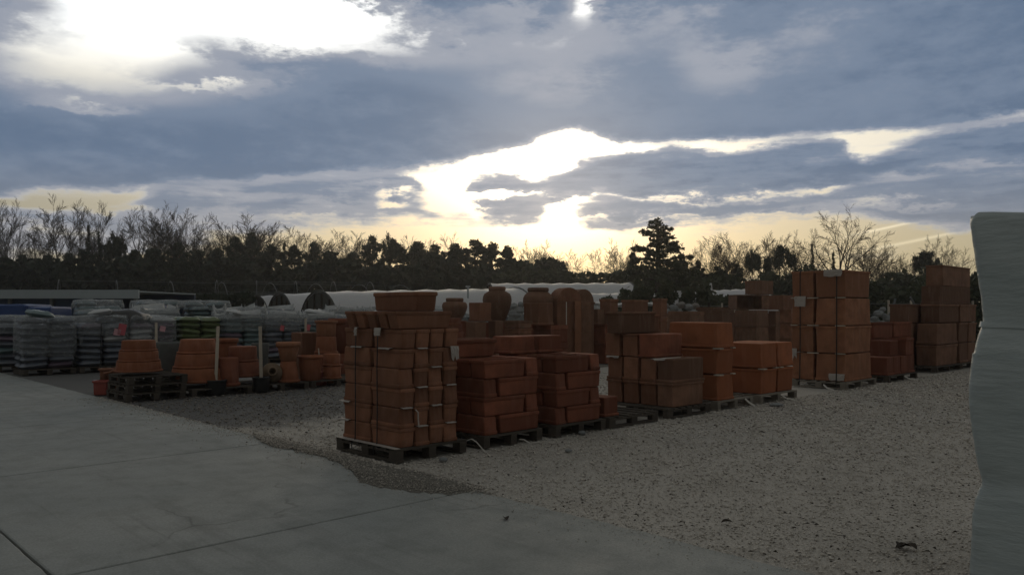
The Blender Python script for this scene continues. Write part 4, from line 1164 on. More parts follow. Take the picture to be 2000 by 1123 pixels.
    def bag_pallet(label, t, s, layers, bagmat, z=0.0, hood=True, drop=.9, crest=0.0, topmat=None, base='pallet', lx=1.2, ly=1.02, yaw=YAW, sag=.0, group='wrapped pallets of compost bags', cards=()):
        root = empty('bag_pallet', W(t + lx/2, s + ly/2, z), yaw)
        mb = MB()
        for k in (-1, 0, 1): mb.box(k*(lx/2-.06)-.06, k*(lx/2-.06)+.06, -ly/2, ly/2, 0, .1195)
        pb = link('pallet_base', mb.mesh('pallet_base', 'pallet_dark'), root)
        if lx not in BOARD:
            m2 = MB(); m2.box(-lx/2, lx/2, -.05, .05, .12, .144); BOARD[lx] = m2.mesh('board', 'pallet_dark')
        for k in range(5): link('board', BOARD[lx], pb, (0, -ly/2 + .05 + k*(ly-.1)/4, 0))
        for k in range(layers):
            for i in range(2):
                for j in range(2):
                    if k == layers-1 and br.random() < .35: continue
                    m = bag_mesh(br.randrange(5), topmat if topmat and k == layers-1 else (bagmat if br.random() < .8 else br.choice(('bag_white', 'bag_teal', 'bag_plum'))))
                    link('bag', m, root, ((i-.5)*.595 + br.uniform(-.02, .02), (j-.5)*.505 + br.uniform(-.02, .02), .146 + k*.160), (br.uniform(-.06, .06)*(1+sag), br.uniform(-.09, .09)*(1+sag*2), br.choice((0, math.pi)) + br.uniform(-.04, .04)))
        if hood:
            link('film_hood', film_mesh(br.randrange(1000), lx, ly, drop*.8, crest, 'film'), root, (0, 0, .146 + layers*.160 + .025))
            if crest:
                link('film_crest', film_mesh(br.randrange(1000), lx*.95, ly*.95, .08, crest*1.2, 'film_edge'), root, (0, 0, .146 + layers*.160 + .04))
        for (cx, cz, cw, ch, cm) in cards:
            mb = MB(); mb.box(-cw/2, cw/2, -.004, .004, -ch/2, ch/2)
            link('label_card', mb.mesh('label_card', cm), root, (cx, -ly/2*1.05 - .035, cz), (0, math.radians(12), 0))
        return tag(root, label, 'bag pallet', group)
    SF = 15.75
    bag_pallet('film wrapped pallet of grey bags at the left end of the front bag row', -.05, SF, 8, 'bag_grey', drop=1.2)
    bag_pallet('film wrapped pallet of grey bags with red diamond cards, second in the front bag row', 1.24, SF, 8, 'bag_grey', drop=.8, cards=((.30, 1.05, .17, .17, 'label_pink'), (.42, 1.12, .2, .3, 'label_red')))
    bag_pallet('wrapped pallet of plum coloured bags behind the first pot pile', 2.53, SF, 8, 'bag_plum', drop=.9, cards=((.2, 1.12, .15, .15, 'label_pink'),))
    # loose green bags
    gt = 3.86
    pallet('dark pallet under the loose green bags', gt, SF, 1.2, 1.02, 'pallet_dark', 'x')
    for k in range(8):
        for i in range(2):
            for j in range(2):
                o = link('green_bag', bag_mesh(br.randrange(5), 'bag_green'), None, W(gt + .6 + (i-.5)*.60, SF + .51 + (j-.5)*.5, .146 + k*.160), (br.uniform(-.10, .10), br.uniform(-.16, .16), YAW + br.uniform(-.08, .08)))
                tag(o, f'loose green compost bag, {ORD[k]} layer up, {["left", "right"][i]} {["front", "back"][j]} of the unwrapped pallet', 'bag', 'loose green compost bags')
    bag_pallet('film wrapped pallet of teal bags right of the loose green bags', 5.16, SF, 8, 'bag_teal', drop=.5, crest=.07)
    bag_pallet('film wrapped pallet of grey bags above the low red pot pile', 6.45, SF, 8, 'bag_grey', drop=.6, crest=.08, cards=((-.1, 1.08, .13, .17, 'label_red'),))
    bag_pallet('tall wrapped pallet of dark grey bags behind the tipped jar', 7.78, SF, 8, 'bag_grey', drop=.35, crest=.05, cards=((-.52, 1.08, .12, .2, 'label_red'),))
    bag_pallet('wrapped pallet of grey bags left of the tall round pots', 9.2, SF, 8, 'bag_grey', drop=.5, cards=((.1, 1.06, .26, .22, 'label_pink'),))
    bag_pallet('wrapped pallet of white topped bags just left of the front stack', 10.6, SF, 8, 'bag_grey', drop=.4, topmat='bag_white', crest=.05)
    for k, t0 in enumerate((12.0, 13.4, 14.9, 16.4)):
        bag_pallet(f'wrapped bag pallet glimpsed behind the stacks, {ORD[k]} beyond the front stack', t0, SF, 8, 'bag_grey', drop=.4, crest=.05)
    for k, (tt, ss, dz, mt, tilt, lab) in enumerate(((.35, 15.95, .0, 'bag_teal', .15, 'loose teal bag lying across the first pallet of the front bag row'), (1.9, 16.3, .02, 'bag_white', -.18, 'loose pale bag tipped on the second pallet of the front bag row'),
                                              (5.6, 16.0, .0, 'bag_white', .2, 'loose white bag on top of the teal bag pallet'), (7.0, 16.2, .0, 'bag_grey', -.15, 'loose grey bag on the pallet above the low red pot pile'), (8.3, 16.1, .02, 'bag_white', .12, 'loose white bag on the pallet behind the tipped jar'),
                                              (10.9, 16.0, .03, 'bag_white', -.1, 'bulging white bag on the pallet just left of the front stack'))):
        tag(link('loose_bag', bag_mesh(k % 5, mt), None, W(tt, ss, .146 + 8*.160 + .03 + dz), (tilt*.6, tilt, YAW + tilt*2)), lab, 'bag', 'loose bags on the bag pallets')
    # second row
    S2R = 18.2
    bag_pallet('pallet of pale bags with a loose cover at the far left, behind the first', -.25, 17.6, 8, 'bag_grey', drop=.5)
    bag_pallet('second row pallet with folded pale bags on top above grey ones', 2.0, S2R, 9, 'bag_grey', drop=.7, topmat='bag_teal')
    bag_pallet('second row pallet with ragged white film, behind the dark heaped cover', 3.6, S2R, 9, 'bag_grey', drop=.4, crest=.08, topmat='bag_white')
    for k in range(7):
        bag_pallet(f'second row pallet topped with ragged white film, {ORD[k]} right of the blue one', 6.2 + k*1.42, S2R, 9 if k not in (2, 5) else 8, 'bag_grey', drop=.4, crest=.09, topmat='bag_white')
    bag_pallet('stacked teal bag pallet under the white fascia, left of two', 4.4, 20.6, 11, 'bag_teal', drop=.3, lx=1.5)
    bag_pallet('stacked teal bag pallet under the white fascia, right of two', 6.05, 20.6, 11, 'bag_teal', drop=.3, lx=1.5)
    bag_pallet('teal bag pallet leaning at the left of the stacked pair', 2.6, 20.6, 11, 'bag_teal', drop=.3, lx=1.3)
    # dark heaped cover
    c = at(242, 612, 22.2); mb = MB(); nn = 15
    for i in range(nn):
        for j in range(7):
            a = 2*i/(nn-1)-1; b = 2*j/6-1
            mb.v.append((a*.68, b*.4, .26*max(0, (1-a*a)*(1-b*b))**.5 + .02*math.sin(6*a+3*b)))
    for i in range(nn-1):
        for j in range(6): mb.f.append((i*7+j, (i+1)*7+j, (i+1)*7+j+1, i*7+j+1))
    tag(link('heaped_cover', mb.mesh('heaped_cover', 'strap', True), None, (c.x, c.y, EYE - (622-HOR)/F*22.2)), 'black sheet heaped over bags in the second row', 'cover')
    # blue covered loads
    def tarp_load(label, px0, px1, y_top, Y, depth, mat='blue_tarp'):
        a, b = at(px0, y_top, Y), at(px1, y_top, Y); w_ = b.x - a.x; h = a.z
        mb = MB(); r = random.Random(int(px0))
        def rg(sc_, z, amp): return [(x*(1+r.uniform(-amp, amp)), y*(1+r.uniform(-amp, amp)), z + r.uniform(-amp, amp)) for x, y, _ in rrect(w_*sc_, depth*sc_, .08, 0, 4)]
        mb.loops([rg(1.0, 0, .0), rg(1.01, h*.4, .012), rg(1.0, h*.8, .012), rg(.99, h-.04, .008), rg(.93, h, .012), rg(.5, h+.01, .02)], True, False, True)
        tag(link('covered_load', mb.mesh('covered_load', mat), None, ((a.x+b.x)/2, Y + depth/2, 0)), label, 'covered load', 'blue covered loads')
    tarp_load('large blue tarpaulin covered load at the far left edge', -60, 52, 595, 23.5, 1.4)
    tarp_load('lower blue tarpaulin covered load right of the large one', 54, 97, 600, 22.6, 1.2)
    tarp_load('small bright blue covered load beneath the hoops', 271, 321, 597, 26.5, 1.2)

    # ================================================================== structures behind
    # long pale fascia of an open shed
    sh = empty('open_shed', (-22, 33, 0))
    x0, x1 = (-160-1000)/F*33 + 22, (270-1000)/F*33 + 22
    zf = lambda y: EYE - (y-HOR)/F*33
    for nm, b, m in (('fascia', (x0, x1, 0, .12, zf(583), zf(566)), 'panel_white'), ('roof', (x0, x1, .12, 6, zf(568)-.05, zf(568)), 'panel_white'), ('back_wall', (x0, x1, 5.8, 6, 0, zf(568)-.06), 'shade_blue'), ('front_panel', (x0, x1-2.2, .3, .4, 0, zf(583)-.003), 'shade_blue')):  # front sheet is coloured as the shade below the fascia
        mb = MB(); mb.box(*b); link(nm, mb.mesh(nm, m), sh)
    for k in range(6):
        xx = x0 + .2 + (x1-x0-.4)*k/5
        mb = MB(); mb.box(xx-.06, xx+.06, .13, .25, 0, zf(583)-.002); link('post', mb.mesh('post', 'metal'), sh)
    tag(sh, 'long open shed with a pale fascia at the left behind the bags', 'shed')

    # bare hoop frames
    def hoop_frame(label, x_a, y_a, ang, L, n, w_, h):
        root = empty('hoop_frame', (x_a, y_a, 0), ang)
        mb = MB(); mb.tube([(-w_/2, 0, 0), (-w_/2, 0, h*.4)] + [(-w_/2*math.cos(math.pi*i/12), 0, h*.4 + h*.6*math.sin(math.pi*i/12)) for i in range(1, 12)] + [(w_/2, 0, h*.4), (w_/2, 0, 0)], .02, 5)
        m = mb.mesh('hoop', 'metal')
        for k in range(n): link('hoop', m, root, (0, L*k/(n-1), 0))
        for xx, zz in ((0, h+.0), (-w_*.36, h*.8), (w_*.36, h*.8)):
            mb = MB(); mb.tube([(xx, 0, zz-.06), (xx, L, zz-.06)], .014, 5); link('purlin', mb.mesh('purlin', 'metal'), root)
        tag(root, label, 'tunnel frame', 'bare hoop frames')
    hoop_frame('bare metal hoop frame of an uncovered tunnel at far left', -24, 42, math.radians(-62), 19, 8, 6, 3.25)
    hoop_frame('bare metal hoop frame standing right of the pale shed', -17.5, 47, math.radians(-72), 9, 5, 6, 3.4)

    def tunnel(label, A_, B_, halfw, mat_end='tunnel_end', shift=0):
        """A_, B_: ridge ends"""
        A_, B_ = Vector(A_), Vector(B_)
        d_ = Vector((B_.x-A_.x, B_.y-A_.y, 0)); L = d_.length; d_.normalize(); nrm = Vector((-d_.y, d_.x, 0))
        root = empty('polytunnel', (A_.x, A_.y, 0))
        N = max(8, int(L/1.6)); K = 18
        def ring(f, k=1.0, zoff=0):
            c = A_.lerp(B_, f) - Vector((A_.x, A_.y, 0)); h = c.z; o = []
            for i in range(K+1):
                a = math.pi*i/K
                o.append(Vector((c.x, c.y, 0)) + nrm*(-halfw*k*math.cos(a)*1.0) + Vector((0, 0, max(.0, h*k*math.sin(a)**.74 + zoff))))
            return o
        mb = MB(); rings = []
        rr = random.Random(int(A_.x*10))
        for i in range(N*2+1):
            rings.append(ring(i/(N*2), 1.0 if i % 2 == 0 else .985 - rr.random()*.012))
        mb.loops(rings, False)
        link('film_cover', mb.mesh('film_cover', 'tunnel', True), root)
        for f in (0, 1):
            r0 = ring(f, .985); mb = MB(); mb.v = [tuple(p + d_*(.02 if f == 0 else -.02)) for p in r0]; mb.f = [tuple(range(len(r0)))]
            ew = link('end_wall', mb.mesh('end_wall', mat_end if f == 0 else 'tunnel'), root)
            if f == 0: front = ew
            mb = MB(); mb.tube([p for p in ring(f, 1.005)], .05, 5); link('end_hoop', mb.mesh('end_hoop', 'tunnel_end' if f == 0 else 'metal'), root)
        base = ring(0, 1)[0] ; c0 = (A_ - Vector((A_.x, A_.y, A_.z)))
        for e in (-.55, -.18, .18, .55):       # boards of the end wall
            mb = MB(); q = nrm*(halfw*e); zt4 = A_.z*math.sin(math.acos(abs(e)))**.74*.96
            mb.tube([q - d_*.03, q - d_*.03 + Vector((0, 0, zt4))], .045, 4); link('end_post', mb.mesh('end_post', 'bark'), front)
        tag(root, label, 'polytunnel', 'white polytunnels')
    tunnel('long white polytunnel with a dark arched end behind the bag pallets', at(622, 569, 38), at(1005, 562, 46), 2.1)
    tunnel('white polytunnel with a dark arched end, left of the long one', at(546, 573, 41.9), at(945, 566, 50), 1.95)
    tunnel('small far polytunnel end at the left of the others', at(498, 577, 45.4), at(700, 574, 51), 1.6)
    tunnel('far white polytunnel running right behind the urns', at(955, 553, 58), at(1228, 552, 60), 2.6)
    tunnel('low white polytunnel behind the conifer shrubs', at(1100, 572, 52), at(1300, 573, 56), 2.0)
    tunnel('low white polytunnel to the right of the cedar', at(1300, 570, 54), at(1480, 563, 58), 2.2)
    # vent pipe on the first tunnel
    c = at(914, 560, 41); mb = MB(); mb.tube([(0, 0, -.6), (0, 0, .0)], .05, 6); mb.tube([(-.12, 0, 0), (.12, 0, 0)], .05, 6)
    tag(link('vent_pipe', mb.mesh('vent_pipe', 'panel_white'), None, c), 'small pale vent pipe sticking up over the long tunnel', 'pipe')
    # wire fence
    def fence(label, x_a, y_a, x_b, y_b, n, h):
        root = empty('wire_fence', (x_a, y_a, 0)); dx, dy = x_b-x_a, y_b-y_a
        for k in range(n):
            f = k/(n-1); mb = MB(); mb.tube([(dx*f, dy*f, 0), (dx*f, dy*f, h)], .05, 6); link('fence_post', mb.mesh('fence_post', 'stake' if k % 3 else 'bark'), root)
        for zz in (h*.45, h*.68, h*.92):
            mb = MB(); mb.tube([(0, 0, zz), (dx, dy, zz)], .012, 4); link('wire', mb.mesh('wire', 'metal'), root)
        tag(root, label, 'fence', 'wire fences')
    a, b = at(1300, 600, 38), at(1460, 600, 42)
    fence('wire fence with thin posts behind the orange boxes', a.x, 38, b.x, 42, 7, 2.0)
    a, b = at(1690, 600, 36), at(1900, 600, 40)
    fence('wire fence with thin posts behind the low dark stack', a.x, 36, b.x, 40, 6, 2.1)
    # leaning planks at the right fence
    for k, (pa, pb) in enumerate((((1742, 612), (1749, 583)), ((1785, 592), (1778, 580)), ((1800, 592), (1810, 582)))):
        A_, B_ = at(*pa, 35), at(*pb, 35); mb = MB(); mb.tube([(0, 0, 0), B_-A_], .05, 5); mb.tube([(0, 0, 0), (0, .3, -A_.z)], .04, 5)
        tag(link('leaning_pole', mb.mesh('leaning_pole', 'metal'), None, A_), f'grey pole sticking up by the right fence, {ORD[k]} from left', 'pole')
    # rubble and sacks
    def rubble_piece(label, px, py, Y, size, mat, seed, cat='rubble', name='rubble_lump', flat=.7):
        r = random.Random(seed); c = at(px, py, Y); mb = MB(); n = 8
        rings = []
        for k in range(6):
            a = math.pi*(k+.001)/5 - math.pi/2
            rings.append([(size*math.cos(a)*math.cos(2*math.pi*j/n)*r.uniform(.8, 1.15), size*math.cos(a)*math.sin(2*math.pi*j/n)*r.uniform(.8, 1.15), size*flat*math.sin(a)*r.uniform(.85, 1.1)) for j in range(n)])
        mb.loops(rings, True, True, True)
        tag(link(name, mb.mesh(name, mat), None, c), label, cat, 'rubble and sacks in the background')
    def heap(x, y, w_, h, seed, label):
        r = random.Random(seed); mb = MB(); n = 11
        for i in range(n):
            for j in range(7):
                a = 2*i/(n-1)-1; b = 2*j/6-1
                mb.v.append((a*w_, b*w_*.4, h*max(0, (1-a**4)*(1-b**4))*r.uniform(.85, 1.05)))
        for i in range(n-1):
            for j in range(6): mb.f.append((i*7+j, (i+1)*7+j, (i+1)*7+j+1, i*7+j+1))
        tag(link('rubble_heap', mb.mesh('rubble_heap', 'rubble'), None, (x, y, -.03)), label, 'heap')
    c = at(1735, 620, 31); heap(c.x, 31.6, 1.2, zpx(c, 618), 3, 'grey rubble heap between the low dark stack and the fence')
    for k, (px, py, sz) in enumerate(((1708, 622, .16), (1716, 612, .20), (1726, 616, .15), (1735, 622, .2), (1743, 614, .17), (1752, 618, .2), (1760, 612, .14), (1724, 604, .14))):
        rubble_piece(f'pale rubble lump on the heap right of tall stack, {ORD[k]} in the scatter', px, py, 31, sz, 'rubble', k)
    c = at(1335, 600, 34); heap(c.x, 35.3, 1.6, zpx(c, 600), 5, 'dark heap of rubble behind the orange column')
    for k, (px, py, sz) in enumerate(((1300, 598, .2), (1316, 602, .25), (1330, 596, .22), (1345, 600, .22), (1358, 598, .2))):
        rubble_piece(f'dull rubble lump behind the orange column, {ORD[k]} from left', px, py, 34, sz, 'rubble' if k % 2 else 'box_grey', 20+k)
    c = at(1160, 600, 30); heap(c.x, 30.6, .9, zpx(c, 606), 7, 'dark heap under the white sacks beside the arched niches')
    for k, (px, py, sz) in enumerate(((1162, 594, .28), (1164, 601, .30), (1213, 596, .22), (1272, 594, .2))):
        rubble_piece(['upper white sack right of the arched niches', 'lower white sack right of the arched niches', 'white sack glimpsed left of the long back trough', 'white sack glimpsed right of the long back trough'][k], px, py, 30, sz, 'bag_white', 40+k, 'sack', 'white_sack', .38)
    c = at(1010, 606, 29); heap(c.x, 29.8, .7, zpx(c, 612), 8, 'grey heap between the middle and right urns')
    for k, (px, py, sz) in enumerate(((1003, 600, .22), (1012, 606, .25), (1006, 612, .28), (1018, 595, .16))):
        rubble_piece(f'grey crumpled sack between the middle and right urns, {["upper left", "right", "lower left", "topmost"][k]}', px, py, 29, sz, 'rubble', 60+k, 'sack', 'grey_sack', .7)
    for px, py, sz, fl, lab in ((1516, 792, .13, .28, 'flat grey stone lying before the block of four orange boxes'), (1137, 847, .055, .6, 'round pale stone at the foot of the third stack pallet'),
                            (866, 899, .05, .6, 'pale stone on the gravel just right of the front pallet'), (1110, 880, .05, .35, 'small dark clod on the gravel before the third stack')):
        g = gnd(px, py); r = random.Random(px); mb = MB(); rings = []
        for k in range(6):
            a = math.pi*(k+.001)/5 - math.pi/2
            rings.append([(sz*math.cos(a)*math.cos(2*math.pi*j/9)*r.uniform(.85, 1.12), sz*.8*math.cos(a)*math.sin(2*math.pi*j/9)*r.uniform(.85, 1.12), sz*fl*math.sin(a)) for j in range(9)])
        mb.loops(rings, True, True, True)
        tag(link('loose_stone', mb.mesh('loose_stone', 'rubble'), None, (g.x, g.y, sz*fl*.7 - .01)), lab, 'stone')
    # white caravan-like patches between shrubs
    for px0, px1, ya, yb, lab in ((1312, 1336, 568, 600, 'white curtained tunnel end seen between shrubs'), (1385, 1392, 553, 562, 'small white gable far behind the shrubs')):
        a, b = at(px0, ya, 50), at(px1, yb, 50); mb = MB()
        w_ = b.x-a.x; h = a.z
        mb.loops([[(0, 0, 0), (w_, 0, 0), (w_, 0, h*.85), (w_*.75, 0, h), (w_*.25, 0, h), (0, 0, h*.85)], [(0, 3, 0), (w_, 3, 0), (w_, 3, h*.85), (w_*.75, 3, h), (w_*.25, 3, h), (0, 3, h*.85)]], True, True, True)
        tag(link('white_hut', mb.mesh('white_hut', 'tunnel'), None, (a.x, 50, 0)), lab, 'hut')

    # ================================================================== wrapped load at the right edge
    def wrapped_load():
        Yl = 4.45
        left = at(1889, 600, Yl)           # its left corner
        L = 1.05
        cx = left.x + V[0]*0 + (U[0]*L/2 - V[0]*L/2*1.0); cy = left.y + (U[1]*L/2 - V[1]*L/2)
        root = empty('wrapped_load', (cx, cy, 0), YAW)
        prof = [(.146, 0), (.30, .002), (.50, .010), (.60, .030), (.675, .062), (.70, .066), (.725, .058), (.80, .034), (.95, .014), (1.10, .002), (1.22, 0), (1.36, .012), (1.48, .034), (1.56, .062), (1.61, .072), (1.66, .066), (1.74, .058), (1.86, .036), (2.0, .014), (2.13, .0), (2.168, .001), (2.178, .008)]
        r = random.Random(6); mb = MB(); rings = []
        ph = [r.uniform(0, 6.28) for _ in range(6)]
        zs = np.linspace(.146, 2.175, 64)
        pz = [p_[0] for p_ in prof]; po = [p_[1] for p_ in prof]
        for z in zs:
            off = .72*float(np.interp(z, pz, po))
            ring = []
            base = rrect(L - 2*off*1.0, L - 2*off*1.0, .055, 0, 6)
            # densify straight sides
            dense = []
            for i in range(len(base)):
                a = Vector(base[i]); b = Vector(base[(i+1) % len(base)])
                m_ = 14 if (b-a).length > .3 else 1
                for k in range(m_): dense.append(a.lerp(b, k/m_))
            for i, p in enumerate(dense):
                a = i/len(dense)*6.283
                wob = .0016*math.sin(48*z + 3*math.sin(4*a+ph[0])) + .004*math.sin(9*a + 11*z + ph[1]) + .006*math.sin(5*z + 3*a + ph[2])
                q = 1 + wob
                ring.append((p.x*q, p.y*q, z + .006*math.sin(6*a+ph[3]) + (.012*math.sin(13*a) if z > 2.1 else 0)))
            rings.append(ring)
        rings.append([(x*.5, y*.5, 2.185) for x, y, z in rings[-1]])
        mb.loops(rings, True, True, True)
        wrap_o = link('stretch_wrap', mb.mesh('stretch_wrap', 'wrap', True), root)
        # overlapping edge of the film, a flap of tape, and its pallet
        def band(z0, z1, out, nm, a0=0, a1=None, tilt=0.0):
            mb = MB(); rg = []
            for z in (z0, (z0+z1)/2, z1):
                off = .72*float(np.interp(z, pz, po)); b = rrect(L - 2*off + 2*out, L - 2*off + 2*out, .055, z, 6)
                rg.append([(x, y, zz + tilt*y) for x, y, zz in b])
            mb.loops(rg, True)
            link(nm, mb.mesh(nm, 'wrap', True), wrap_o)
        band(1.165, 1.40, .004, 'film_overlap', tilt=.01)
        band(.64, .665, .004, 'film_fold', tilt=-.03)
        band(1.545, 1.575, .006, 'film_fold', tilt=.02)
        mb = MB(); mb.box(-.004, .004, -.07, .07, -.035, .035); link('tape_flap', mb.mesh('tape_flap', 'paper'), wrap_o, (-L/2 + .045, L/2 - .52, 1.52), (.3, .1, 0))
        mb = MB()
        for i in (-1, 0, 1): mb.box(i*(L/2-.06)-.05, i*(L/2-.06)+.05, -L/2, L/2, .0, .02)
        pal = link('pallet', mb.mesh('pallet', 'pallet_grey'), root)
        for k in range(5):
            mb = MB(); mb.box(-L/2, L/2, -.05, .05, .122, .144); link('pallet_board', mb.mesh('pallet_board', 'pallet_grey'), pal, (0, -L/2+.06 + k*(L-.12)/4, 0))
        for i in (-1, 0, 1):
            for j in (-1, 0, 1):
                mb = MB(); mb.box(-.048, .048, -.07, .07, .0205, .1215); link('pallet_block', mb.mesh('pallet_block', 'pallet_grey'), pal, (i*(L/2-.06), j*(L/2-.08), 0))
        tag(root, 'tall load wrapped in white stretch film at the right edge', 'wrapped load')
    wrapped_load()

    # ================================================================== trees
    def grow(seed, H=10.0, fork=.32, limbs=9, spread=.55, up=.35, depth=4, kids=(6, 6, 5), r0=.15):
        r = random.Random(seed)
        thick, thin = MB(), MB()
        def branch(p, d_, L, rad, lev):
            n = 5 if lev == 0 else (4 if lev < 3 else 2)
            pts = [p.copy()]; rads = [rad]; dirs = [d_.copy()]
            for i in range(n):
                d_ = (d_ + Vector((r.gauss(0, .10), r.gauss(0, .10), r.gauss(0, .06) + up*.12*(lev > 0)))).normalized()
                p = p + d_*(L/n); pts.append(p); rads.append(max(.011, rad*(1-.66*(i+1)/n))); dirs.append(d_)
            (thick if lev < 2 else thin).tube(pts, rads, 6 if lev == 0 else (4 if lev < 2 else 3), False)
            if lev >= depth: return
            k = limbs if lev == 0 else kids[min(lev-1, len(kids)-1)]
            for q in range(k):
                f = (fork + (1-fork)*(q+r.random()*.6)/k) if lev == 0 else (.25 + .75*(q+r.random()*.5)/k)
                f = min(.999, f); i = min(n-1, int(f*n)); g = f*n - i
                pos = pts[i].lerp(pts[i+1], g); dd = dirs[i]
                az = r.uniform(0, 6.283) if lev else (q*2.4 + r.uniform(-.4, .4))
                side = Vector((math.cos(az), math.sin(az), 0)); side = (side - dd*side.dot(dd)).normalized()
                sp = spread*r.uniform(.7, 1.25)
                nd = (dd*math.cos(sp) + side*math.sin(sp) + Vector((0, 0, up*.25))).normalized()
                ln = L*(.80 if lev == 0 else .56)*r.uniform(.75, 1.1)*(1-.42*f if lev == 0 else 1-.25*f)
                branch(pos, nd, ln, max(.011, rads[i]*.55), lev+1)
        branch(Vector((0, 0, 0)), Vector((r.uniform(-.05, .05), 0, 1)).normalized(), H*.78, r0, 0)
        zmax = max(v[2] for v in thin.v)
        k = H/zmax
        for b in (thick, thin): b.v = [(x*k, y*k, z*k) for x, y, z in b.v]
        return thick.mesh('trunk', 'bark'), thin.mesh('twigs', 'twig')
    BARE = {'fan': [grow(s, fork=.34, limbs=8, spread=.56, up=.30, kids=(6, 6, 5), r0=.12) for s in (1, 2, 3, 4)],
            'tall': [grow(s, fork=.46, limbs=8, spread=.52, up=.30, kids=(6, 6, 5), r0=.11) for s in (11, 12, 13)],
            'oak': [grow(s, fork=.22, limbs=11, spread=.72, up=.22, kids=(6, 5, 4), r0=.19) for s in (21, 22)]}
    tr = random.Random(3)
    def bare_tree(label, px, y_top, Y, kind, wide=1.0, group='bare winter trees', z0=-.02, lean=0.0):
        p = at(px, y_top, Y); h = p.z - z0
        th, tw = BARE[kind][tr.randrange(len(BARE[kind]))]
        root = empty('bare_tree', (p.x - lean*h*.5, Y, z0), tr.uniform(0, 6.28))
        k = h/10
        root.scale = (k*wide, k*wide, k)
        if lean: root.rotation_euler = (0, lean, 0)
        link('trunk', th, root); link('branches', tw, root)
        tag(root, label, 'tree', group)
    LEFT = [(12, 392, 'tall', .6), (28, 450, 'fan', .7), (45, 378, 'tall', .85), (68, 425, 'fan', .7), (88, 446, 'tall', .7), (108, 376, 'fan', .95), (132, 398, 'tall', .6), (150, 458, 'fan', .8), (168, 440, 'tall', .7), (190, 456, 'fan', .8), (212, 386, 'tall', .75), (240, 444, 'fan', .8), (262, 402, 'fan', 1.0), (282, 440, 'tall', .7), (300, 388, 'tall', .75),
            (322, 442, 'fan', .8), (345, 412, 'fan', .95), (366, 438, 'tall', .8), (388, 408, 'fan', 1.1), (410, 446, 'fan', .8), (425, 440, 'fan', .9), (436, 444, 'fan', 1.0), (458, 411, 'fan', 1.35), (484, 442, 'fan', .9), (505, 446, 'fan', .9), (527, 428, 'fan', 1.15), (548, 446, 'fan', .9), (572, 438, 'fan', 1.3), (596, 452, 'fan', .9), (625, 460, 'fan', 1.0), (655, 448, 'fan', 1.3), (690, 452, 'fan', 1.1), (722, 462, 'fan', 1.0),
            (805, 455, 'fan', .9), (850, 466, 'fan', .8), (892, 450, 'oak', .9)]
    for k, (px, yt, kd, wd) in enumerate(LEFT):
        bare_tree(f'bare winter tree rising from the left wood, {ORD[k]} from the left edge', px, yt, 104 + tr.uniform(-5, 6), kd, wd)
    MIDT = [(1012, 478, 'fan', .9), (1030, 466, 'fan', 1.0), (1050, 474, 'tall', .7), (1128, 486, 'fan', 1.1), (1165, 482, 'fan', 1.1), (1197, 463, 'fan', 1.0), (1215, 480, 'fan', .8)]
    for k, (px, yt, kd, wd) in enumerate(MIDT):
        bare_tree(f'small bare tree against the glow between wood and cedar, {ORD[k]} from left', px, yt, 96 + tr.uniform(-4, 4), kd, wd)
    RIGHT = [(1352, 480, 'fan', 1.0), (1372, 462, 'fan', .9), (1405, 458, 'fan', 1.1), (1425, 449, 'fan', 1.3), (1450, 470, 'fan', .8), (1492, 452, 'tall', .7), (1500, 478, 'fan', 1.1), (1583, 444, 'oak', .85), (1560, 470, 'fan', .8), (1637, 401, 'oak', .95),
             (1680, 470, 'oak', .9), (1700, 462, 'fan', .9), (1742, 478, 'oak', 1.0), (1765, 490, 'oak', 1.0), (1785, 492, 'fan', .9), (1850, 458, 'oak', .9), (1885, 480, 'oak', .8)]
    for k, (px, yt, kd, wd) in enumerate(RIGHT):
        bare_tree(f'bare tree on the right skyline, {ORD[k]} going right from the cedar', px, yt, 78 + tr.uniform(-4, 5), kd, wd)

    def leaf_cloud(blobs, n, size, seed, flat=1.0, shell=.55):
        """leaf quads spread through ellipsoid clumps"""
        r = np.random.RandomState(seed)
        w_ = np.array([b[3]*b[4]*b[5] for b in blobs])**.75; w_ /= w_.sum()
        idx = r.choice(len(blobs), n, p=w_)
        B = np.array(blobs, dtype=float)[idx]
        d_ = r.randn(n, 3); d_ /= np.linalg.norm(d_, axis=1)[:, None]
        rad = (shell + (1-shell)*r.rand(n)) * np.abs(1 + .28*r.randn(n))
        c = B[:, :3] + d_*rad[:, None]*B[:, 3:6]
        a = r.randn(n, 3); a /= np.linalg.norm(a, axis=1)[:, None]
        b = np.cross(a, r.randn(n, 3)); b /= np.linalg.norm(b, axis=1)[:, None]
        if flat < 1: a[:, 2] *= flat; b[:, 2] *= flat
        s = size*(.6 + .8*r.rand(n))[:, None]
        v = np.stack([c - a*s*.5, c + b*s*.35, c + a*s*.5, c - b*s*.35], 1).reshape(-1, 3)
        return v, np.arange(4*n).reshape(-1, 4)
    def trunk_mesh(h, r0, limbs, seed):
        r = random.Random(seed); mb = MB()
        mb.tube([(0, 0, 0), (r.uniform(-.1, .1), 0, h*.4), (r.uniform(-.2, .2), 0, h*.75), (0, 0, h)], [r0, r0*.8, r0*.55, r0*.2], 7)
        for k in range(limbs):
            z = h*(.35 + .6*k/limbs); a = k*2.4; L = h*.22*(1.2 - k/limbs)
            mb.tube([(0, 0, z), (L*.5*math.cos(a), L*.5*math.sin(a), z+L*.25), (L*math.cos(a), L*math.sin(a), z+L*.4)], [r0*.35, r0*.25, .02], 4)
        return mb.mesh('trunk', 'bark')
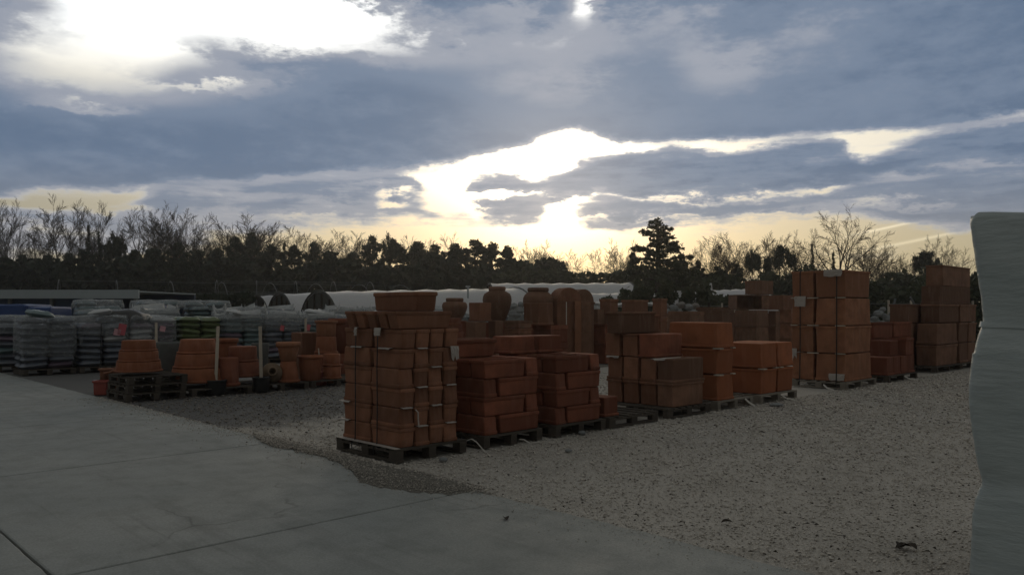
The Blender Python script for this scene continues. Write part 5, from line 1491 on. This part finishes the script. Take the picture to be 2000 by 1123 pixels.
    def blobs_broad(seed):
        r = random.Random(seed); o = []
        for k in range(120):
            z = .6 + 9.0*r.random(); f = math.sin(math.pi*min(1, (z+1.8)/11.4))**.8; a = r.uniform(0, 6.28); q = math.sqrt(r.random())*3.1*f*(1 + .25*math.sin(3*a + seed))
            o.append((q*math.cos(a), q*math.sin(a), z, r.uniform(.25, .75), r.uniform(.25, .75), r.uniform(.16, .42)))
        return o
    def blobs_dome(seed):
        r = random.Random(seed); o = []
        for k in range(30):
            a = r.uniform(0, 6.28); q = 3.0*math.sqrt(r.random()); z = 6.2 + 3.0*math.sqrt(max(0, 1-(q/3.3)**2))*r.uniform(.45, 1)
            o.append((q*math.cos(a), q*math.sin(a), z, r.uniform(.6, 1.1), r.uniform(.6, 1.1), r.uniform(.4, .7)))
        return o
    def blobs_cone(seed):
        r = random.Random(seed); o = []
        for k in range(40):
            z = 1 + 8.6*k/40; q = (1.9*(1-z/10.2))*r.uniform(.3, 1); a = r.uniform(0, 6.28)
            o.append((q*math.cos(a), q*math.sin(a), z, .25 + .55*(1-z/10.5), .25 + .55*(1-z/10.5), .45))
        return o
    EV = {}
    for k in range(6): EV[('broad', k)] = (np_mesh('crown', *leaf_cloud(blobs_broad(k), 15000, .27, k, 1, .1), 'leaf_dark'), trunk_mesh(8, .25, 8, k))
    for k in range(3): EV[('dome', k)] = (np_mesh('crown', *leaf_cloud(blobs_dome(50+k), 7500, .27, 50+k, 1, .1), 'leaf_dark'), trunk_mesh(8.2, .22, 9, 50+k))
    for k in range(2): EV[('cone', k)] = (np_mesh('crown', *leaf_cloud(blobs_cone(70+k), 5500, .26, 70+k, .7, .1), 'leaf_dark'), trunk_mesh(9.5, .16, 6, 70+k))
    def evergreen(label, px, y_top, Y, kind, w_px, group='evergreen trees of the wood'):
        p = at(px, y_top, Y); h = p.z
        ks = [k for k in EV if k[0] == kind]; cr, tk = EV[ks[tr.randrange(len(ks))]]
        root = empty('evergreen_tree', (p.x, Y, 0), tr.uniform(0, 6.28))
        nat = {'broad': 7.2, 'dome': 7.4, 'cone': 3.6}[kind]
        wk = w_px/F*Y/nat
        root.scale = (wk, wk, h/9.9)
        link('crown', cr, root); link('trunk', tk, root)
        tag(root, label, 'tree', group)
    EVL = [(8, 500, 'broad', 70), (50, 505, 'broad', 80), (95, 497, 'broad', 70), (138, 490, 'broad', 60), (172, 433, 'cone', 26), (193, 446, 'cone', 24), (165, 486, 'broad', 70), (208, 478, 'broad', 70), (226, 443, 'dome', 40), (262, 488, 'broad', 70), (300, 482, 'broad', 80),
           (345, 470, 'broad', 70), (385, 486, 'broad', 80), (425, 484, 'broad', 70), (462, 458, 'broad', 70), (492, 454, 'broad', 60), (530, 478, 'broad', 80), (556, 468, 'cone', 30), (575, 478, 'broad', 60), (612, 472, 'broad', 60), (645, 488, 'broad', 90), (690, 492, 'broad', 80),
           (727, 460, 'broad', 60), (763, 447, 'dome', 38), (775, 474, 'broad', 80), (815, 472, 'broad', 90), (850, 478, 'broad', 80), (890, 476, 'broad', 80), (928, 468, 'broad', 90), (962, 474, 'broad', 80), (990, 480, 'broad', 60),
           (1058, 497, 'dome', 34), (1092, 507, 'broad', 72), (1045, 524, 'broad', 70)]
    for k, (px, yt, kd, wd) in enumerate(EVL):
        evergreen(f'dark evergreen along the wood behind the tunnels, {ORD[k]} counting from the left', px, yt, 92 + tr.uniform(-3, 4), kd, wd*(1.45 if kd == 'broad' else 1.12))
    EVR = [(1238, 488, 'broad', 60), (1330, 492, 'broad', 70), (1362, 505, 'broad', 60), (1402, 520, 'broad', 80), (1440, 512, 'broad', 60), (1470, 476, 'dome', 38), (1523, 470, 'dome', 68), (1553, 498, 'cone', 26), (1500, 520, 'broad', 60), (1812, 480, 'dome', 62), (1586, 470, 'cone', 22), (1628, 488, 'cone', 26)]
    for k, (px, yt, kd, wd) in enumerate(EVR):
        evergreen(f'dark evergreen on the right side near the cedar, {ORD[k]} from left', px, yt, 72 + tr.uniform(-2, 3), kd, wd, 'evergreen trees at the right')

    # the cedar with its level tiers
    def cedar():
        Y = 66; top = at(1285, 424, Y); h = top.z
        root = empty('cedar_tree', (top.x, Y, 0))
        r = np.random.RandomState(9); rr = random.Random(9)
        mb = MB(); mb.tube([(0, 0, 0), (.1, 0, h*.4), (0, .1, h*.75), (0, 0, h)], [.42, .32, .18, .04], 8)
        pts = []
        def spray(p0, p1, n, wd):
            q = r.rand(n)**.8; off = r.randn(n)*wd*(.35 + .65*np.sin(np.pi*np.clip(q, .05, .95)))
            d_ = np.array(p1) - np.array(p0); sd = np.array([-d_[1], d_[0], 0]); sd /= (np.linalg.norm(sd) + 1e-6)
            pts.append(np.array(p0)[None] + d_[None]*q[:, None] + sd[None]*off[:, None] + np.stack([0*q, 0*q, .07*r.randn(n) - .10*np.abs(off)], 1))
        for k in range(84):
            f = ((k + rr.random())/84)
            z = h*(.16 + .82*f); R = (4.3*(1-f)**.80 + .35)*rr.choice((.45, .7, .9, 1.0, 1.1))
            a = k*2.399 + rr.uniform(-.4, .4)
            ca, sa = math.cos(a), math.sin(a)
            tipz = z + R*rr.uniform(-.10, .20)
            p0 = (0, 0, z - .2); pm = (R*.55*ca, R*.55*sa, z + R*.05); p1 = (R*ca, R*sa, tipz)
            mb.tube([p0, pm, p1], [.06*(1.3-f), .04*(1.3-f), .012], 4)
            spray((R*.15*ca, R*.15*sa, z - .12), pm, int(26*R), .20); spray(pm, p1, int(40*R), .26)
            for g in range(3):
                b = a + rr.choice((-1, 1))*rr.uniform(.35, .8); L2 = R*rr.uniform(.3, .5)
                c0 = (R*(.4+.18*g)*ca, R*(.4+.18*g)*sa, z + R*.04)
                c1 = (c0[0] + L2*math.cos(b), c0[1] + L2*math.sin(b), c0[2] + L2*rr.uniform(-.12, .22))
                spray(c0, c1, int(42*L2), .15)
        P_ = np.concatenate(pts); n = len(P_)
        a = r.randn(n, 3); a[:, 2] *= .45; a /= np.linalg.norm(a, axis=1)[:, None]
        b = np.cross(a, np.array([0, 0, 1.0]) + .5*r.randn(n, 3)); b /= np.linalg.norm(b, axis=1)[:, None]
        s = .22*(.6 + .9*r.rand(n))[:, None]
        v = np.stack([P_ - a*s*.5, P_ + b*s*.35, P_ + a*s*.5, P_ - b*s*.35], 1).reshape(-1, 3)
        link('trunk', mb.mesh('trunk', 'bark'), root)
        link('crown', np_mesh('crown', v, np.arange(4*n).reshape(-1, 4), 'leaf_mid'), root)
        tag(root, 'tall cedar with level tiers of branches standing against the glow', 'tree')
    cedar()

    # shrubs in front of the cedar
    def shrub(label, px, y_top, Y, w_px, mat='leaf_hedge', seed=0):
        p = at(px, y_top, Y); h = p.z; w_ = w_px/F*Y/2
        r = random.Random(seed); bl = []
        for k in range(16):
            z = r.uniform(.1, .95)*h; q = w_*r.uniform(.1, .85)*(1-.45*(z/h)**2); a = r.uniform(0, 6.28)
            bl.append((q*math.cos(a), q*math.sin(a), z*.9, w_*.35, w_*.35, h*.14))
        root = empty('shrub', (p.x, Y, 0))
        link('foliage', np_mesh('foliage', *leaf_cloud(bl, 1900, .30, seed), mat), root)
        mb = MB()
        for k in range(4): mb.tube([(0, 0, 0), (w_*.3*math.cos(k*1.6), w_*.3*math.sin(k*1.6), h*.6)], [.04, .015], 4)
        link('stems', mb.mesh('stems', 'bark'), root)
        tag(root, label, 'shrub', 'evergreen shrubs before the cedar')
    SHR = [(1185, 578, 40, 55), (1225, 560, 42, 60), (1262, 545, 44, 80), (1300, 548, 44, 70), (1345, 556, 44, 50), (1372, 552, 45, 60), (1405, 572, 43, 70), (1440, 578, 42, 50)]
    for k, (px, yt, Y, wd) in enumerate(SHR):
        shrub(f'dark green shrub in the nursery below the cedar, {ORD[k]} from left', px, yt, Y, wd, 'leaf_hedge', 100+k)

    def hedge(name, label, x0, x1, Y, h, depth, n, mat, seed, size=.6, ragged=.12, slope=0.0):
        r = np.random.RandomState(seed)
        x = x0 + (x1-x0)*r.rand(n); f = (x-x0)/(x1-x0)
        hh = h*(1 + slope*f) * (1 + ragged*np.sin(x*.55) + ragged*.7*np.sin(x*1.7+1) + ragged*.5*np.sin(x*3.9+2))
        c = np.stack([x, Y + depth*(r.rand(n)-.5), hh*(r.rand(n)**.8)], 1)
        a = r.randn(n, 3); a /= np.linalg.norm(a, axis=1)[:, None]; b = np.cross(a, r.randn(n, 3)); b /= np.linalg.norm(b, axis=1)[:, None]
        s = size*(.6 + .8*r.rand(n))[:, None]
        v = np.stack([c - a*s*.5, c + b*s*.4, c + a*s*.5, c - b*s*.4], 1).reshape(-1, 3)
        o = link(name, np_mesh(name, v, np.arange(4*n).reshape(-1, 4), mat)); o['kind'] = 'stuff'
        tag(o, label, 'undergrowth')
    hedge('wood_undergrowth', 'dense dark undergrowth filling the foot of the left wood', -75, 6, 90, 6.6, 5, 26000, 'leaf_dark', 1, .85, .08)
    hedge('hedge_bank', 'dark hedge bank between the wood and the cedar', -2, 22, 84, 5.6, 3, 7000, 'leaf_hedge', 2, .6, .03)
    hedge('hedge_bank', 'dark hedge bank at the foot of the trees on the right', 14, 62, 70, 4.6, 4, 16000, 'leaf_hedge', 3, .55, .10)
    hedge('hedge_bank', 'low dark hedge behind the bag pallets left of the tunnels', -25, -14.5, 44, 2.55, 2, 5000, 'leaf_dark', 4, .3, .015)
    hedge('hedge_bank', 'green brambles behind the fence at the right', 16, 30, 43, 3.1, 3, 9000, 'leaf_hedge', 5, .32, .10)

    # thin evening haze over the whole yard
    hm = bpy.data.materials.new('haze'); hm.use_nodes = True
    ht = hm.node_tree; ht.nodes.clear()
    ho = ht.nodes.new('ShaderNodeOutputMaterial'); hv = ht.nodes.new('ShaderNodeVolumePrincipled')
    hv.inputs['Color'].default_value = (.93, .92, .90, 1); hv.inputs['Density'].default_value = HAZE; hv.inputs['Anisotropy'].default_value = .72
    ht.links.new(hv.outputs[0], ho.inputs['Volume'])
    mb = MB(); mb.box(-330, 330, -70, 510, -1.1, 24)
    o = link('haze', mb.mesh('haze', hm)); o['kind'] = 'stuff'
    tag(o, 'thin evening haze hanging over the yard and trees', 'haze')
